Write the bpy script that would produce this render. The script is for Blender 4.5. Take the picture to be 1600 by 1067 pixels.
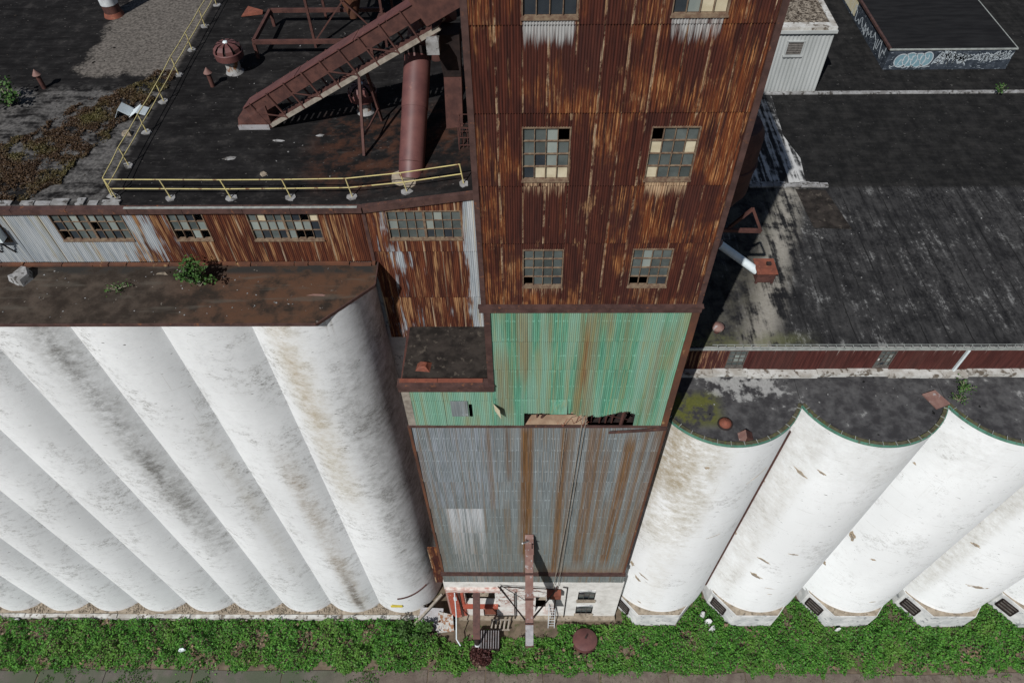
import bpy, math, random
import numpy as np
from mathutils import Vector, Matrix
random.seed(7); rng = np.random.default_rng(7)
scene = bpy.context.scene
for o in list(bpy.data.objects): bpy.data.objects.remove(o)
C = scene.collection
rad = math.radians
# ------------------------------------------------------------------ camera
p_, y_, r_ = rad(51.283), rad(-1.4236), rad(1.1832)
fwd = Vector((math.sin(y_)*math.cos(p_), math.cos(y_)*math.cos(p_), -math.sin(p_)))
rgt = Vector((math.cos(y_), -math.sin(y_), 0)); dwn = fwd.cross(rgt)
R_ = math.cos(r_)*rgt + math.sin(r_)*dwn; D_ = -math.sin(r_)*rgt + math.cos(r_)*dwn
cam = bpy.data.cameras.new('camera'); camo = bpy.data.objects.new('camera', cam); C.objects.link(camo)
cam.sensor_width = 36; cam.lens = 25.138; cam.clip_start = .1; cam.clip_end = 2000
m = Matrix((R_, -D_, -fwd)).transposed().to_4x4(); m.translation = (0, 0, 48); camo.matrix_world = m
scene.camera = camo
# ------------------------------------------------------------------ light
SUN = Vector((2.96, 5.43, -6.4)).normalized()
w = bpy.data.worlds.new('World'); scene.world = w; w.use_nodes = True
nt = w.node_tree; bg = nt.nodes['Background']
sky = nt.nodes.new('ShaderNodeTexSky'); sky.sky_type = 'NISHITA'; sky.sun_disc = False
sky.sun_elevation = rad(46); sky.sun_rotation = rad(208.6)
nt.links.new(sky.outputs[0], bg.inputs[0]); bg.inputs[1].default_value = .05
sl = bpy.data.lights.new('sun', 'SUN'); sl.energy = 4.6; sl.angle = rad(.5); sl.color = (1, .985, .96)
so = bpy.data.objects.new('sun', sl); C.objects.link(so); so.location = (-40, -60, 110)
so.rotation_euler = SUN.to_track_quat('-Z', 'Y').to_euler()
vs = scene.view_settings; vs.view_transform = 'Standard'; vs.look = 'None'; vs.exposure = 0; vs.gamma = 1; vs.use_curve_mapping = False

# ------------------------------------------------------------------ node helper
class NT:
    def __init__(s, name, rough=.9, spec=.2):
        s.m = bpy.data.materials.new(name); s.m.use_nodes = True; s.t = s.m.node_tree
        s.b = s.t.nodes['Principled BSDF']; s.b.inputs['Roughness'].default_value = rough
        s.b.inputs['Specular IOR Level'].default_value = spec
        g = s.n('ShaderNodeNewGeometry'); s.pos = g.outputs['Position']; s.island = g.outputs['Random Per Island']
        sep = s.n('ShaderNodeSeparateXYZ'); s.l(s.pos, sep.inputs[0]); s.x, s.y, s.z = sep.outputs
        s.rnd = s.n('ShaderNodeObjectInfo').outputs['Random']
    def n(s, t): return s.t.nodes.new(t)
    def l(s, a, b): s.t.links.new(a, b)
    def put(s, v, sock):
        if isinstance(v, (int, float)): sock.default_value = v
        elif isinstance(v, tuple): sock.default_value = v if len(v) == 4 or len(sock.default_value) == 3 else v + (1,)
        else: s.l(v, sock)
    def math(s, op, a, b=0., clamp=False):
        k = s.n('ShaderNodeMath'); k.operation = op; k.use_clamp = clamp; s.put(a, k.inputs[0]); s.put(b, k.inputs[1]); return k.outputs[0]
    def add(s, a, b): return s.math('ADD', a, b)
    def mul(s, a, b): return s.math('MULTIPLY', a, b)
    def mx(s, a, b): return s.math('MAXIMUM', a, b)
    def noise(s, sc=(1, 1, 1), scale=1., detail=4, rough=.55, off=None):
        v = s.n('ShaderNodeVectorMath'); v.operation = 'MULTIPLY'; s.l(s.pos, v.inputs[0]); v.inputs[1].default_value = sc
        vo = v.outputs[0]
        if off is not None:
            a = s.n('ShaderNodeVectorMath'); a.operation = 'ADD'; s.l(vo, a.inputs[0])
            cb = s.n('ShaderNodeCombineXYZ'); s.put(off, cb.inputs[0]); s.put(off, cb.inputs[2]); s.l(cb.outputs[0], a.inputs[1]); vo = a.outputs[0]
        k = s.n('ShaderNodeTexNoise'); s.l(vo, k.inputs['Vector']); k.inputs['Scale'].default_value = scale
        k.inputs['Detail'].default_value = detail; k.inputs['Roughness'].default_value = rough
        return k.outputs[0]
    def ss(s, v, a, b, lo=0., hi=1.):
        k = s.n('ShaderNodeMapRange'); k.interpolation_type = 'SMOOTHSTEP'; s.put(v, k.inputs[0])
        k.inputs[1].default_value = a; k.inputs[2].default_value = b; k.inputs[3].default_value = lo; k.inputs[4].default_value = hi
        return k.outputs[0]
    def band(s, v, lo, hi, soft=.1): return s.mul(s.ss(v, lo-soft, lo+soft), s.ss(v, hi-soft, hi+soft, 1, 0))
    def box(s, x0, x1, z0, z1, sx=.1, sz=.3, z=None): return s.mul(s.band(s.x, x0, x1, sx), s.band(s.z if z is None else z, z0, z1, sz))
    def mix(s, f, a, b):
        k = s.n('ShaderNodeMix'); k.data_type = 'RGBA'; s.put(f, k.inputs[0]); s.put(a, k.inputs[6]); s.put(b, k.inputs[7]); return k.outputs[2]
    def gen(s):
        t = s.n('ShaderNodeTexCoord'); sep = s.n('ShaderNodeSeparateXYZ'); s.l(t.outputs['Generated'], sep.inputs[0]); return sep.outputs
    def bump(s, h, dist=.02, st=.6):
        k = s.n('ShaderNodeBump'); s.put(h, k.inputs['Height']); k.inputs['Distance'].default_value = dist; k.inputs['Strength'].default_value = st
        s.l(k.outputs[0], s.b.inputs['Normal'])
    def out(s, col): s.put(col, s.b.inputs['Base Color']); return s.m
def add_all(s, ms):
    o = ms[0]
    for k in ms[1:]: o = s.mx(o, k)
    return o

# tower rust -------------------------------------------------------
TW = [(-.02, 1.17, 40.2), (3.24, 4.43, 40.25), (0, 1.18, 35.75), (3.25, 4.43, 35.75), (0, 1.18, 31.63), (3.3, 4.43, 31.63)]
def m_tower():
    s = NT('rusted_corrugated_iron', .85, .08)
    fine = s.noise((13, 13, .7), 1, 5, .65, s.mul(s.rnd, 40)); st = s.noise((6, 6, .3), 1, 5, .65, s.mul(s.rnd, 5))
    br = s.noise((.7, .7, .6), 1, 4, .6); hf = s.noise((22, 22, 1.1), 1, 4, .7)
    c = s.mix(s.ss(fine, .32, .68), (.024, .0100, .0088), (.078, .0235, .0155))
    c = s.mix(s.mul(s.rnd, .55), c, (.05, .021, .018))
    clus = s.ss(s.add(s.add(s.mul(br, .85), s.mul(st, .5)), s.ss(s.rnd, .8, .9, 0, .1)), .67, .86)
    c = s.mix(s.mul(clus, s.ss(fine, .38, .58)), c, (.125, .038, .0155))
    c = s.mix(s.mul(clus, s.mul(s.ss(hf, .52, .64), .9)), c, (.36, .175, .07))
    c = s.mix(s.mul(s.ss(s.add(s.mul(st, .6), s.mul(hf, .5)), .69, .76), .65), c, (.36, .23, .13))
    gx = s.gen()[0]
    lap = s.mul(s.band(s.add(gx, s.mul(s.noise((1, 1, 1.2), 1.5, 4, .7, s.mul(s.rnd, 11)), -.1)), -.045, .035, .02), s.ss(s.noise((1, 1, .9), 1.3, 6, .75, s.mul(s.rnd, 30)), .44, .58))
    c = s.mix(s.mul(lap, .72), c, s.mix(s.ss(hf, .4, .6), (.3, .18, .09), (.5, .39, .26)))
    blo = s.mul(s.ss(s.noise((1.8, 1.8, .9), 1, 5, .65), .6, .69), s.ss(hf, .44, .6)); c = s.mix(s.mul(blo, .7), c, (.34, .2, .1))
    for (x0, x1, z), kk in zip(TW, (.52, .45, .4, .44, .34, .3)):
        mk = s.mul(s.band(s.x, x0, x1, .06), s.mul(s.ss(s.z, z-1.5, z-.05), s.ss(s.z, z-.05, z, 1, 0)))
        mk = s.ss(s.add(s.mul(mk, kk), s.add(s.mul(hf, .55), s.mul(st, .35))), .76, .94)
        mk = s.mul(mk, s.band(s.x, x0-.1, x1+.1, .1))
        c = s.mix(s.mul(mk, .85), c, (.42, .3, .19) if z < 40 else (.34, .345, .34))
    low = s.ss(s.z, 30.8, 33.6, 1, 0)
    c = s.mix(s.mul(s.mul(low, s.mul(s.ss(br, .42, .62), s.ss(s.add(s.mul(st, .6), s.mul(hf, .5)), .52, .64))), .75), c, (.29, .13, .05))
    return s.out(c)
def m_streaky(name, base, base2, streaks, extra=None, rustc=(.18, .088, .03), deep=(.085, .042, .018), gencol=(.16, .1, .045)):
    s = NT(name, .65, .15)
    f = s.noise((13, 13, .5), 1, 4, .6, s.mul(s.rnd, 25)); b = s.noise((.8, .8, .5), 1, 3); st = s.noise((9, 9, .1), 1, 4, .6)
    c = s.mix(s.ss(f, .3, .7), base, base2)
    c = s.mix(s.mul(s.rnd, .4), c, tuple(v*.55 for v in base))
    c = s.mix(s.mul(s.ss(b, .35, .7), .35), c, tuple(v*.7 for v in base2))
    hf = s.noise((30, 30, .35), 1, 3, .6); c = s.mix(s.mul(s.ss(hf, .45, .65), .45), c, tuple(v*1.45 for v in base2)); c = s.mix(s.mul(s.ss(hf, .52, .36), .35), c, tuple(v*.45 for v in base))
    nail = s.mul(s.ss(s.math('FRACT', s.mul(s.z, 1.07)), .12, .02), s.ss(s.noise((16, 16, .8), 1, 2), .52, .6)); c = s.mix(s.mul(nail, .55), c, tuple(min(.6, v*2.2) for v in base2))
    if extra: c = extra(s, c, f, st)
    for x0, x1, z0, z1, k in streaks:
        mk = s.mul(s.box(x0, x1, z0, z1, .12, .9), s.ss(s.add(s.mul(st, .7), s.mul(f, .3)), .32, .52))
        c = s.mix(s.mul(mk, k), c, s.mix(s.ss(f, .35, .65), rustc, deep))
    gen = s.ss(s.add(s.add(s.mul(st, .7), s.mul(f, .2)), s.mul(hf, .25)), .56, .7)
    c = s.mix(s.mul(gen, .55), c, gencol)
    return s.out(c)
def m_grey():
    def ex(s, c, f, st):
        mk = s.mul(s.box(-3.75, -1.95, 5.5, 15.95, .12, .05), s.ss(s.add(s.add(s.mul(st, .6), s.mul(s.noise((16, 16, .12), 1, 3, .6), .5)), s.mul(s.ss(s.z, 8, 16), .12)), .52, .7))
        c = s.mix(s.mul(mk, .85), c, (.55, .57, .6))
        c = s.mix(s.mul(s.box(-4.6, -1.2, 16, 23.5, .3, .3), s.mul(s.ss(f, .4, .6), .5)), c, (.27, .3, .35))
        c = s.mix(s.mul(s.mul(s.ss(s.z, 7.2, 9.4, 1, 0), s.ss(s.z, 7.4, 7.6)), s.mul(s.ss(s.x, -.5, 1.5), .75)), c, (.22, .1, .035))
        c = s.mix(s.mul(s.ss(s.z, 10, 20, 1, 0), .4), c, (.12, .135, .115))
        return c
    st = [(-.12, .42, 10, 23.6, .95), (.0, .3, 7, 12, .6), (1.55, 1.9, 7.5, 23.6, .85), (2.0, 2.2, 9, 23.6, .45), (2.7, 3.3, 9, 23.6, .7), (3.4, 3.7, 12, 21.5, .55),
          (4.2, 4.7, 9, 22.6, .85), (4.9, 5.2, 13, 23.6, .6), (5.35, 5.75, 8, 23.6, .6), (-4.6, -4.3, 9, 22, .4), (-1.55, -1.35, 16, 23.5, .5), (-.75, -.55, 19, 23.5, .7), (3.85, 4.0, 8, 17, .5)]
    return m_streaky('grey_corrugated_iron', (.145, .165, .17), (.22, .25, .262), st, ex)
def m_green():
    st = [(-.3, .25, 26.5, 30.6, .55), (1.9, 2.6, 23.4, 30.6, .55), (2.1, 2.3, 26, 29.5, .9), (-1.0, -.4, 24, 28.2, .5), (3.3, 3.6, 27, 30.6, .4), (4.6, 5.0, 24, 29.5, .45), (.8, 1.0, 28.5, 30.6, .5), (2.8, 3.0, 29, 30.6, .6), (5.1, 5.3, 27, 30.6, .35)]
    def ex(s, c, f, st):
        pale = s.ss(s.noise((2.2, 2.2, .12), 1, 3), .4, .62)
        c = s.mix(s.mul(pale, .75), c, (.2, .32, .25))
        c = s.mix(s.mul(s.ss(s.x, -1.4, -1.0, 1, 0), .5), c, (.22, .36, .28))
        return s.mix(s.mul(s.ss(s.noise((1.7, 1.7, .16), 1.4, 3), .52, .7), .6), c, (.21, .21, .11))
    return m_streaky('green_painted_corrugated_iron', (.06, .225, .145), (.125, .31, .215), st, ex, (.22, .12, .045), (.15, .07, .03), (.22, .2, .09))
def m_gallery():
    s = NT('part_rusted_galvanised_iron', .75, .12)
    f = s.noise((12, 12, .7), 1, 5, .6, s.mul(s.rnd, 30)); st = s.noise((5, 5, .4), 1, 4, .6, s.mul(s.rnd, 9)); br = s.noise((.5, .5, .5), 1.3, 3)
    zinc = s.mix(s.ss(f, .3, .7), (.22, .25, .275), (.4, .42, .43))
    zinc = s.mix(s.mul(s.ss(st, .5, .7), .6), zinc, (.32, .29, .18))
    rust = s.mix(s.ss(f, .35, .65), (.045, .016, .012), (.125, .04, .02))
    rust = s.mix(s.mul(s.ss(s.add(s.mul(st, .6), s.mul(f, .5)), .56, .68), .8), rust, (.33, .19, .09))
    g = s.add(s.ss(s.x, -16, -8.2, -.2, .48), s.mul(s.ss(s.x, -5.5, -5.2), -.26))
    g = s.add(g, s.mul(s.band(s.x, -2.05, -1.2, .35), -.36))
    g = s.add(g, s.mul(s.band(s.x, -5.1, -4.2, .2), -.12))
    mk = s.ss(s.add(s.add(s.add(s.mul(st, .85), s.mul(br, .55)), s.mul(f, .35)), g), .82, .95)
    c = s.mix(mk, zinc, rust)
    lap = s.mul(s.band(s.gen()[0], .01, .07, .02), s.ss(st, .45, .55))
    return s.out(s.mix(s.mul(lap, .7), c, (.52, .43, .3)))
def m_maroon():
    s = NT('maroon_painted_corrugated_iron', .8, .08)
    f = s.noise((8, 8, .6), 1, 4, .6, s.mul(s.rnd, 20))
    c = s.mix(s.ss(f, .3, .7), (.04, .014, .013), (.085, .028, .024))
    c = s.mix(s.mul(s.rnd, .3), c, (.06, .035, .03))
    dr = s.mul(s.ss(s.z, 23.5, 24.1), s.ss(s.noise((9, 9, .3), 1, 3), .6, .7))
    c = s.mix(s.mul(dr, .8), c, (.55, .52, .48))
    c = s.mix(s.mul(s.mul(s.ss(s.x, 9.5, 7.5), s.ss(f, .5, .62)), .8), c, (.34, .2, .11))
    return s.out(c)
def m_silo(name, base, dirty, left):
    s = NT(name, .85, .15)
    v = s.noise((.25, .25, .12), 1, 4); h = s.noise((2, 2, 2.8), 1, 9, .75); h2 = s.noise((9, 9, 17), 1, 6, .75); big = s.noise((.33, .33, .22), 1.5, 4, .6)
    c = s.mix(s.ss(v, .3, .7), base, tuple(k*.86 for k in base))
    c = s.mix(s.mul(s.ss(s.add(s.mul(h, .6), s.mul(h2, .4)), .42, .64), .5), c, dirty)
    pour = s.mul(s.ss(s.math('FRACT', s.add(s.mul(s.z, .82), s.mul(h, .05))), .035, .01), s.ss(h, .45, .6)); c = s.mix(s.mul(pour, .42), c, (.3, .29, .27))
    drip = s.mul(s.ss(s.noise((7, 7, .25), 1, 4, .6), .6, .72), s.ss(s.noise((.8, .8, .3), 1, 3), .5, .65)); c = s.mix(s.mul(drip, s.ss(s.z, 12, 28, .2, .55)), c, (.33, .31, .27))
    sm = s.mul(s.ss(big, .46 if left else .54, .64), s.mul(s.ss(h, .46, .58), s.ss(h2, .42, .58)))
    c = s.mix(s.mul(sm, .7 if left else .45), c, (.2, .195, .18))
    scr = s.mul(s.ss(s.noise((4, 4, 17), 1.3, 4, .6), .66, .7), s.ss(big, .42, .56))
    c = s.mix(s.mul(scr, .75), c, (.11, .1, .09))
    tick = s.ss(s.noise((1.6, 1.6, 7.5), 1.6, 2, .4), .745, .77)
    c = s.mix(s.mul(tick, .85), c, (.06, .055, .045))
    hair = s.mul(s.band(s.noise((.9, .9, 3.4), 1, 3, .6), .497, .503, .003), s.ss(s.noise((.4, .4, .4), 1, 2), .58, .66))
    c = s.mix(s.mul(hair, .8), c, (.15, .14, .12))
    def stain_tone(x0, x1, z0, z1, k, col, sx=.35, sz=3.):
        nonlocal c
        a = s.mul(s.box(x0, x1, z0, z1, sx, sz), s.ss(s.add(s.add(s.mul(h, .5), s.mul(h2, .22)), s.mul(big, .35)), .38, .68))
        c = s.mix(s.mul(a, k), c, col)
    if left:
        stain_tone(-8.9, -7.7, 16, 31, .6, (.4, .35, .25), .5); stain_tone(-8.5, -8.1, 23, 29.4, .5, (.33, .25, .15), .35)
        stain_tone(-7.2, -5.9, 4, 27, .55, (.16, .155, .145), .5); stain_tone(-5.9, -5.3, 0, 30, .7, (.1, .08, .06), .3)  # darker grey, then brown, towards the flank beside the tower
        stain_tone(-10.9, -10.1, 0, 20, .75, (.27, .22, .155), .35); stain_tone(-10.75, -10.35, 0, 6, .9, (.1, .085, .07), .12)
        stain_tone(-17.3, -16.1, 10, 31, .6, (.16, .155, .14), .4); stain_tone(-16.9, -16.5, 18, 31, .8, (.09, .085, .075), .2); stain_tone(-13.6, -13.1, 8, 22, .35, (.3, .26, .18))
        pass
    else:
        stain_tone(5.4, 8.6, 12, 24, .8, (.32, .28, .2), .6); stain_tone(5.6, 7.4, 17, 23, .8, (.26, .2, .11), .4); stain_tone(7, 8.2, 2, 12, .35, (.4, .36, .28), .5)
        stain_tone(11.6, 12.9, 3, 23, .55, (.42, .4, .36), .3); stain_tone(23.9, 24.9, 2, 22, .6, (.32, .3, .25), .25); stain_tone(12, 20, 19, 23, .3, (.4, .4, .38), .5, 1)
    s.bump(s.add(h, s.mul(h2, .6)), .02, .45)
    return s.out(c)
def m_roof_left():
    s = NT('tar_and_gravel_roof', .93, .03)
    f = s.noise((1, 1, 1), 9, 4, .7); l = s.noise((.35, 3.5, 1), 1, 5, .6); b = s.noise((1, 1, 1), .35, 5, .6); d = s.noise((1, 1, 1), 1.6, 5, .65)
    c = s.mix(s.ss(s.add(s.mul(l, .4), s.mul(d, .6)), .35, .7), (.0085, .008, .0083), (.021, .020, .020))
    c = s.mix(s.mul(s.ss(d, .56, .72), .4), c, (.055, .05, .047))
    west = s.ss(s.x, -14.3, -14.0, 1, 0)
    # bare gravel left of the railing, tan grey
    gm = s.ss(s.add(s.add(s.mul(s.add(b, d), .42), s.mul(f, .12)), s.mul(s.mul(s.band(s.x, -18.2, -13.0, .9), s.ss(s.y, 25.6, 26.8)), .34)), .63, .74)
    c = s.mix(s.mul(gm, west), c, s.mix(s.ss(f, .3, .7), (.05, .045, .04), (.16, .143, .127)))
    gm2 = s.mul(west, s.mul(s.ss(s.y, 25.8, 25.2), s.ss(s.add(s.mul(d, .6), s.mul(l, .4)), .42, .56)))
    c = s.mix(s.mul(gm2, .85), c, s.mix(s.ss(f, .3, .7), (.05, .048, .047), (.15, .143, .136)))
    # rust dust around the leg and pipe
    rm = s.mul(s.mul(s.band(s.x, -7.4, -2, .9), s.band(s.y, 19.2, 23.5, .8)), s.ss(d, .42, .62))
    c = s.mix(s.mul(rm, .75), c, (.06, .026, .016))
    c = s.mix(s.mul(s.ss(s.noise((1, 2, 1), 4.2, 3), .69, .72), .6), c, (.15, .14, .13)); c = s.mix(s.mul(s.ss(s.noise((.6, 2, 1), 3, 6, .7), .55, .66), .35), c, (.05, .047, .045))
    s.bump(s.add(s.mul(f, .5), d), .03, .5)
    return s.out(c)
def m_roof_right():
    s = NT('weathered_black_felt_roof', .92, .03)
    f = s.noise((1, 1, 1), 8, 4, .7); l = s.noise((3.2, .3, 1), 1, 5, .65); hz = s.noise((.4, 4, 1), 1, 4, .6); b = s.noise((1, 1, 1), .3, 4, .6); d = s.noise((1, 1, 1), 1.5, 5, .65)
    near = s.ss(s.y, 28.9, 29.3, 1, 0); d2 = s.noise((1.5, 1, 1), 5, 6, .7); seam = s.ss(s.math('ABSOLUTE', s.add(s.math('FRACT', s.add(s.mul(s.x, 1.02), s.mul(d, .12))), -.5)), .035, .015)
    c = s.mix(s.ss(s.add(s.mul(l, .5), s.mul(d, .5)), .36, .66), (.013, .013, .014), (.05, .049, .049)); c = s.mix(s.mul(s.ss(s.add(s.mul(d2, .6), s.mul(b, .4)), .5, .64), .35), c, (.075, .073, .072)); c = s.mix(s.mul(s.ss(d2, .46, .34), .6), c, (.008, .008, .009)); c = s.mix(s.mul(s.mul(seam, near), s.mul(s.ss(d, .4, .55), .8)), c, (.008, .008, .008))
    c = s.mix(s.mul(s.ss(s.y, 28.9, 29.3), .8), c, s.mix(s.ss(s.add(s.mul(hz, .4), s.mul(d, .6)), .4, .7), (.010, .010, .010), (.023, .022, .021)))
    wh = s.mul(near, s.ss(s.add(s.add(s.mul(l, .4), s.mul(d, .3)), s.mul(d2, .4)), .585, .66))
    wh = s.mul(wh, s.ss(s.noise((1, 1, 1), .45, 4, .6), .44, .58))
    c = s.mix(s.mul(wh, .75), c, (.2, .2, .195))
    # pale eroded strip next to the tower
    wx = s.add(s.x, s.mul(s.add(s.y, -19), -.36))
    band = s.mul(s.mul(s.band(wx, 9.2, 10.7, .5), near), s.ss(s.add(s.mul(l, .6), s.mul(d, .5)), .46, .6))
    c = s.mix(s.mul(band, .85), c, s.mix(f, (.16, .145, .12), (.36, .34, .3)))
    low = s.mul(s.mul(s.band(wx, 3, 9.6, .4), near), s.ss(d, .35, .65))
    c = s.mix(s.mul(low, .6), c, (.085, .08, .062))
    moss = s.mul(s.mul(s.band(s.y, 18, 19.5, .3), s.band(s.x, 6, 12, 1)), s.ss(d, .4, .6))
    c = s.mix(s.mul(moss, .6), c, (.09, .095, .04))
    fl = s.ss(s.noise((1, 1.8, 1), 4.2, 3), .69, .72)
    c = s.mix(s.mul(fl, .28), c, (.2, .19, .18))
    s.bump(s.add(s.mul(f, .5), s.add(d, l)), .03, .5)
    return s.out(c)
def m_bindeck():
    s = NT('grey_bin_roof_deck', .92, .05)
    d = s.noise((1, 1, 1), 1.8, 6, .65); b = s.noise((1, 1, 1), .5, 3); f = s.noise((1, 1, 1), 12, 3)
    c = s.mix(s.ss(d, .35, .68), (.035, .034, .036), (.085, .084, .085))
    wm = s.ss(s.add(s.add(s.mul(d, .7), s.mul(b, .35)), s.mul(s.mul(s.band(s.x, 7.4, 10.8, 1), s.band(s.y, 17.2, 19, .4)), .16)), .63, .72)
    c = s.mix(s.mul(wm, .8), c, s.mix(f, (.2, .2, .195), (.42, .42, .41)))
    mo = s.mul(s.mul(s.band(s.x, 6.2, 8.3, .4), s.band(s.y, 16, 17.6, .3)), s.ss(d, .4, .55))
    c = s.mix(s.mul(mo, .9), c, s.mix(f, (.045, .055, .012), (.13, .13, .03)))
    c = s.mix(s.mul(s.ss(s.noise((1, 1, 1), 3.1, 2), .72, .75), .9), c, (.008, .008, .008))
    s.bump(d, .03, .5)
    return s.out(c)
def m_slabroof():
    s = NT('brown_stained_slab_roof', .93, .03)
    d = s.noise((1, 1, 1), 1.4, 6, .65); l = s.noise((.5, 3, 1), 1, 4); f = s.noise((1, 1, 1), 14, 3)
    c = s.mix(s.ss(d, .35, .68), (.028, .022, .018), (.07, .055, .044))
    c = s.mix(s.mul(s.ss(s.x, -13.5, -9.5), s.mul(s.ss(d, .34, .6), .85)), c, (.085, .043, .026))
    c = s.mix(s.mul(s.ss(l, .55, .7), .5), c, (.085, .075, .062))
    c = s.mix(s.mul(s.band(s.y, 17.75, 18.4, .12), s.ss(d, .42, .55)), c, (.03, .028, .026))
    c = s.mix(s.mul(s.ss(s.noise((1, 1, 1), 5, 2), .72, .75), .6), c, (.2, .18, .155))
    s.bump(s.add(d, s.mul(f, .3)), .03, .6)
    return s.out(c)
def m_brick():
    s = NT('whitewashed_brick', .9, .15)
    d = s.noise((1, 1, 1), 1.5, 5, .65); f = s.noise((1, 1, 1), 7, 4)
    bt = s.n('ShaderNodeTexBrick'); cb = s.n('ShaderNodeCombineXYZ'); s.l(s.x, cb.inputs[0]); s.l(s.z, cb.inputs[1]); s.l(cb.outputs[0], bt.inputs['Vector'])
    bt.inputs['Scale'].default_value = 1; bt.inputs['Brick Width'].default_value = .24; bt.inputs['Row Height'].default_value = .09; bt.inputs['Mortar Size'].default_value = .012
    bt.inputs['Color1'].default_value = (.3, .09, .06, 1); bt.inputs['Color2'].default_value = (.22, .07, .05, 1); bt.inputs['Mortar'].default_value = (.3, .27, .24, 1)
    c = s.mix(s.ss(d, .3, .7), (.66, .65, .62), (.5, .49, .46))
    bare = s.ss(s.add(s.mul(s.add(d, f), .5), s.add(s.mul(s.box(-1.9, 1.6, 2.4, 5.6, .3, .4), .1), s.mul(s.box(-4.8, -3.6, 0, 5.2, .2, .3), .32))), .6, .66)
    c = s.mix(s.mul(bare, .85), c, bt.outputs[0])
    c = s.mix(s.mul(s.box(-3.2, 2.2, .2, 2.4, .5, .4), s.mul(s.ss(d, .4, .6), .4)), c, (.5, .3, .26))
    c = s.mix(s.mul(s.ss(s.z, .5, .1), .7), c, (.3, .24, .17))
    s.bump(bt.outputs['Fac'], .01, .4)
    return s.out(c)
def m_plain(name, a, b, scale=4., rough=.8, spec=.2, sc=(1, 1, 1), c3=None, t3=(.6, .7), bump=0, rndk=0):
    s = NT(name, rough, spec); d = s.noise(sc, scale, 5, .6)
    c = s.mix(s.ss(d, .32, .68), a, b)
    if c3: c = s.mix(s.ss(s.noise(tuple(k*1.7 for k in sc), scale, 4, .6), *t3), c, c3)
    if rndk: c = s.mix(s.mul(s.rnd, rndk), c, tuple(k*.35 for k in a))
    if bump: s.bump(d, bump, .6)
    return s.out(c)
def m_leaf(name, a, b, c3):
    s = NT(name, .55, .2); b_ = s.noise((1, 1, 1), .5, 3)
    c = s.mix(s.island, a, b); c = s.mix(s.mul(s.ss(b_, .48, .66), .55), c, c3); c = s.mix(s.mul(s.ss(s.noise((1, 1, 1), .8, 3), .5, .68), .5), c, a)
    s.b.inputs['Subsurface Weight'].default_value = 0
    return s.out(c)
def m_pave():
    s = NT('old_concrete_slab', .92, .15)
    d = s.noise((1, 1, 1), 1.2, 6, .65); f = s.noise((1, 1, 1), 10, 4, .7); b = s.noise((1, 1, 1), .4, 3)
    c = s.mix(s.ss(d, .3, .7), (.085, .066, .054), (.18, .15, .125)); crk = s.ss(s.math('ABSOLUTE', s.add(s.noise((1, 1, 1), .9, 3, .6), -.5)), .006, .002); c = s.mix(s.mul(crk, .8), c, (.02, .022, .012))
    c = s.mix(s.mul(s.rnd, .5), c, (.095, .072, .062))
    c = s.mix(s.mul(s.ss(s.add(s.mul(d, .5), s.mul(f, .5)), .53, .62), .7), c, (.06, .07, .035))
    c = s.mix(s.mul(s.ss(s.x, -10, -14), s.ss(s.add(b, s.mul(d, .3)), .5, .72)), c, (.055, .07, .028))
    c = s.mix(s.mul(s.ss(s.x, -8, -14), .4), c, (.09, .09, .09))
    s.bump(s.add(d, s.mul(f, .4)), .02, .5)
    return s.out(c)
def m_graf():
    s = NT('dark_painted_curb_wall', .85, .2); d = s.noise((2, 2, 2), 1.4, 5, .65)
    c = s.mix(s.ss(d, .35, .7), (.018, .024, .033), (.045, .055, .07))
    c = s.mix(s.ss(s.noise((3, 3, 9), 1.5, 4), .6, .68), c, (.22, .25, .28))
    return s.out(c)
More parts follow.
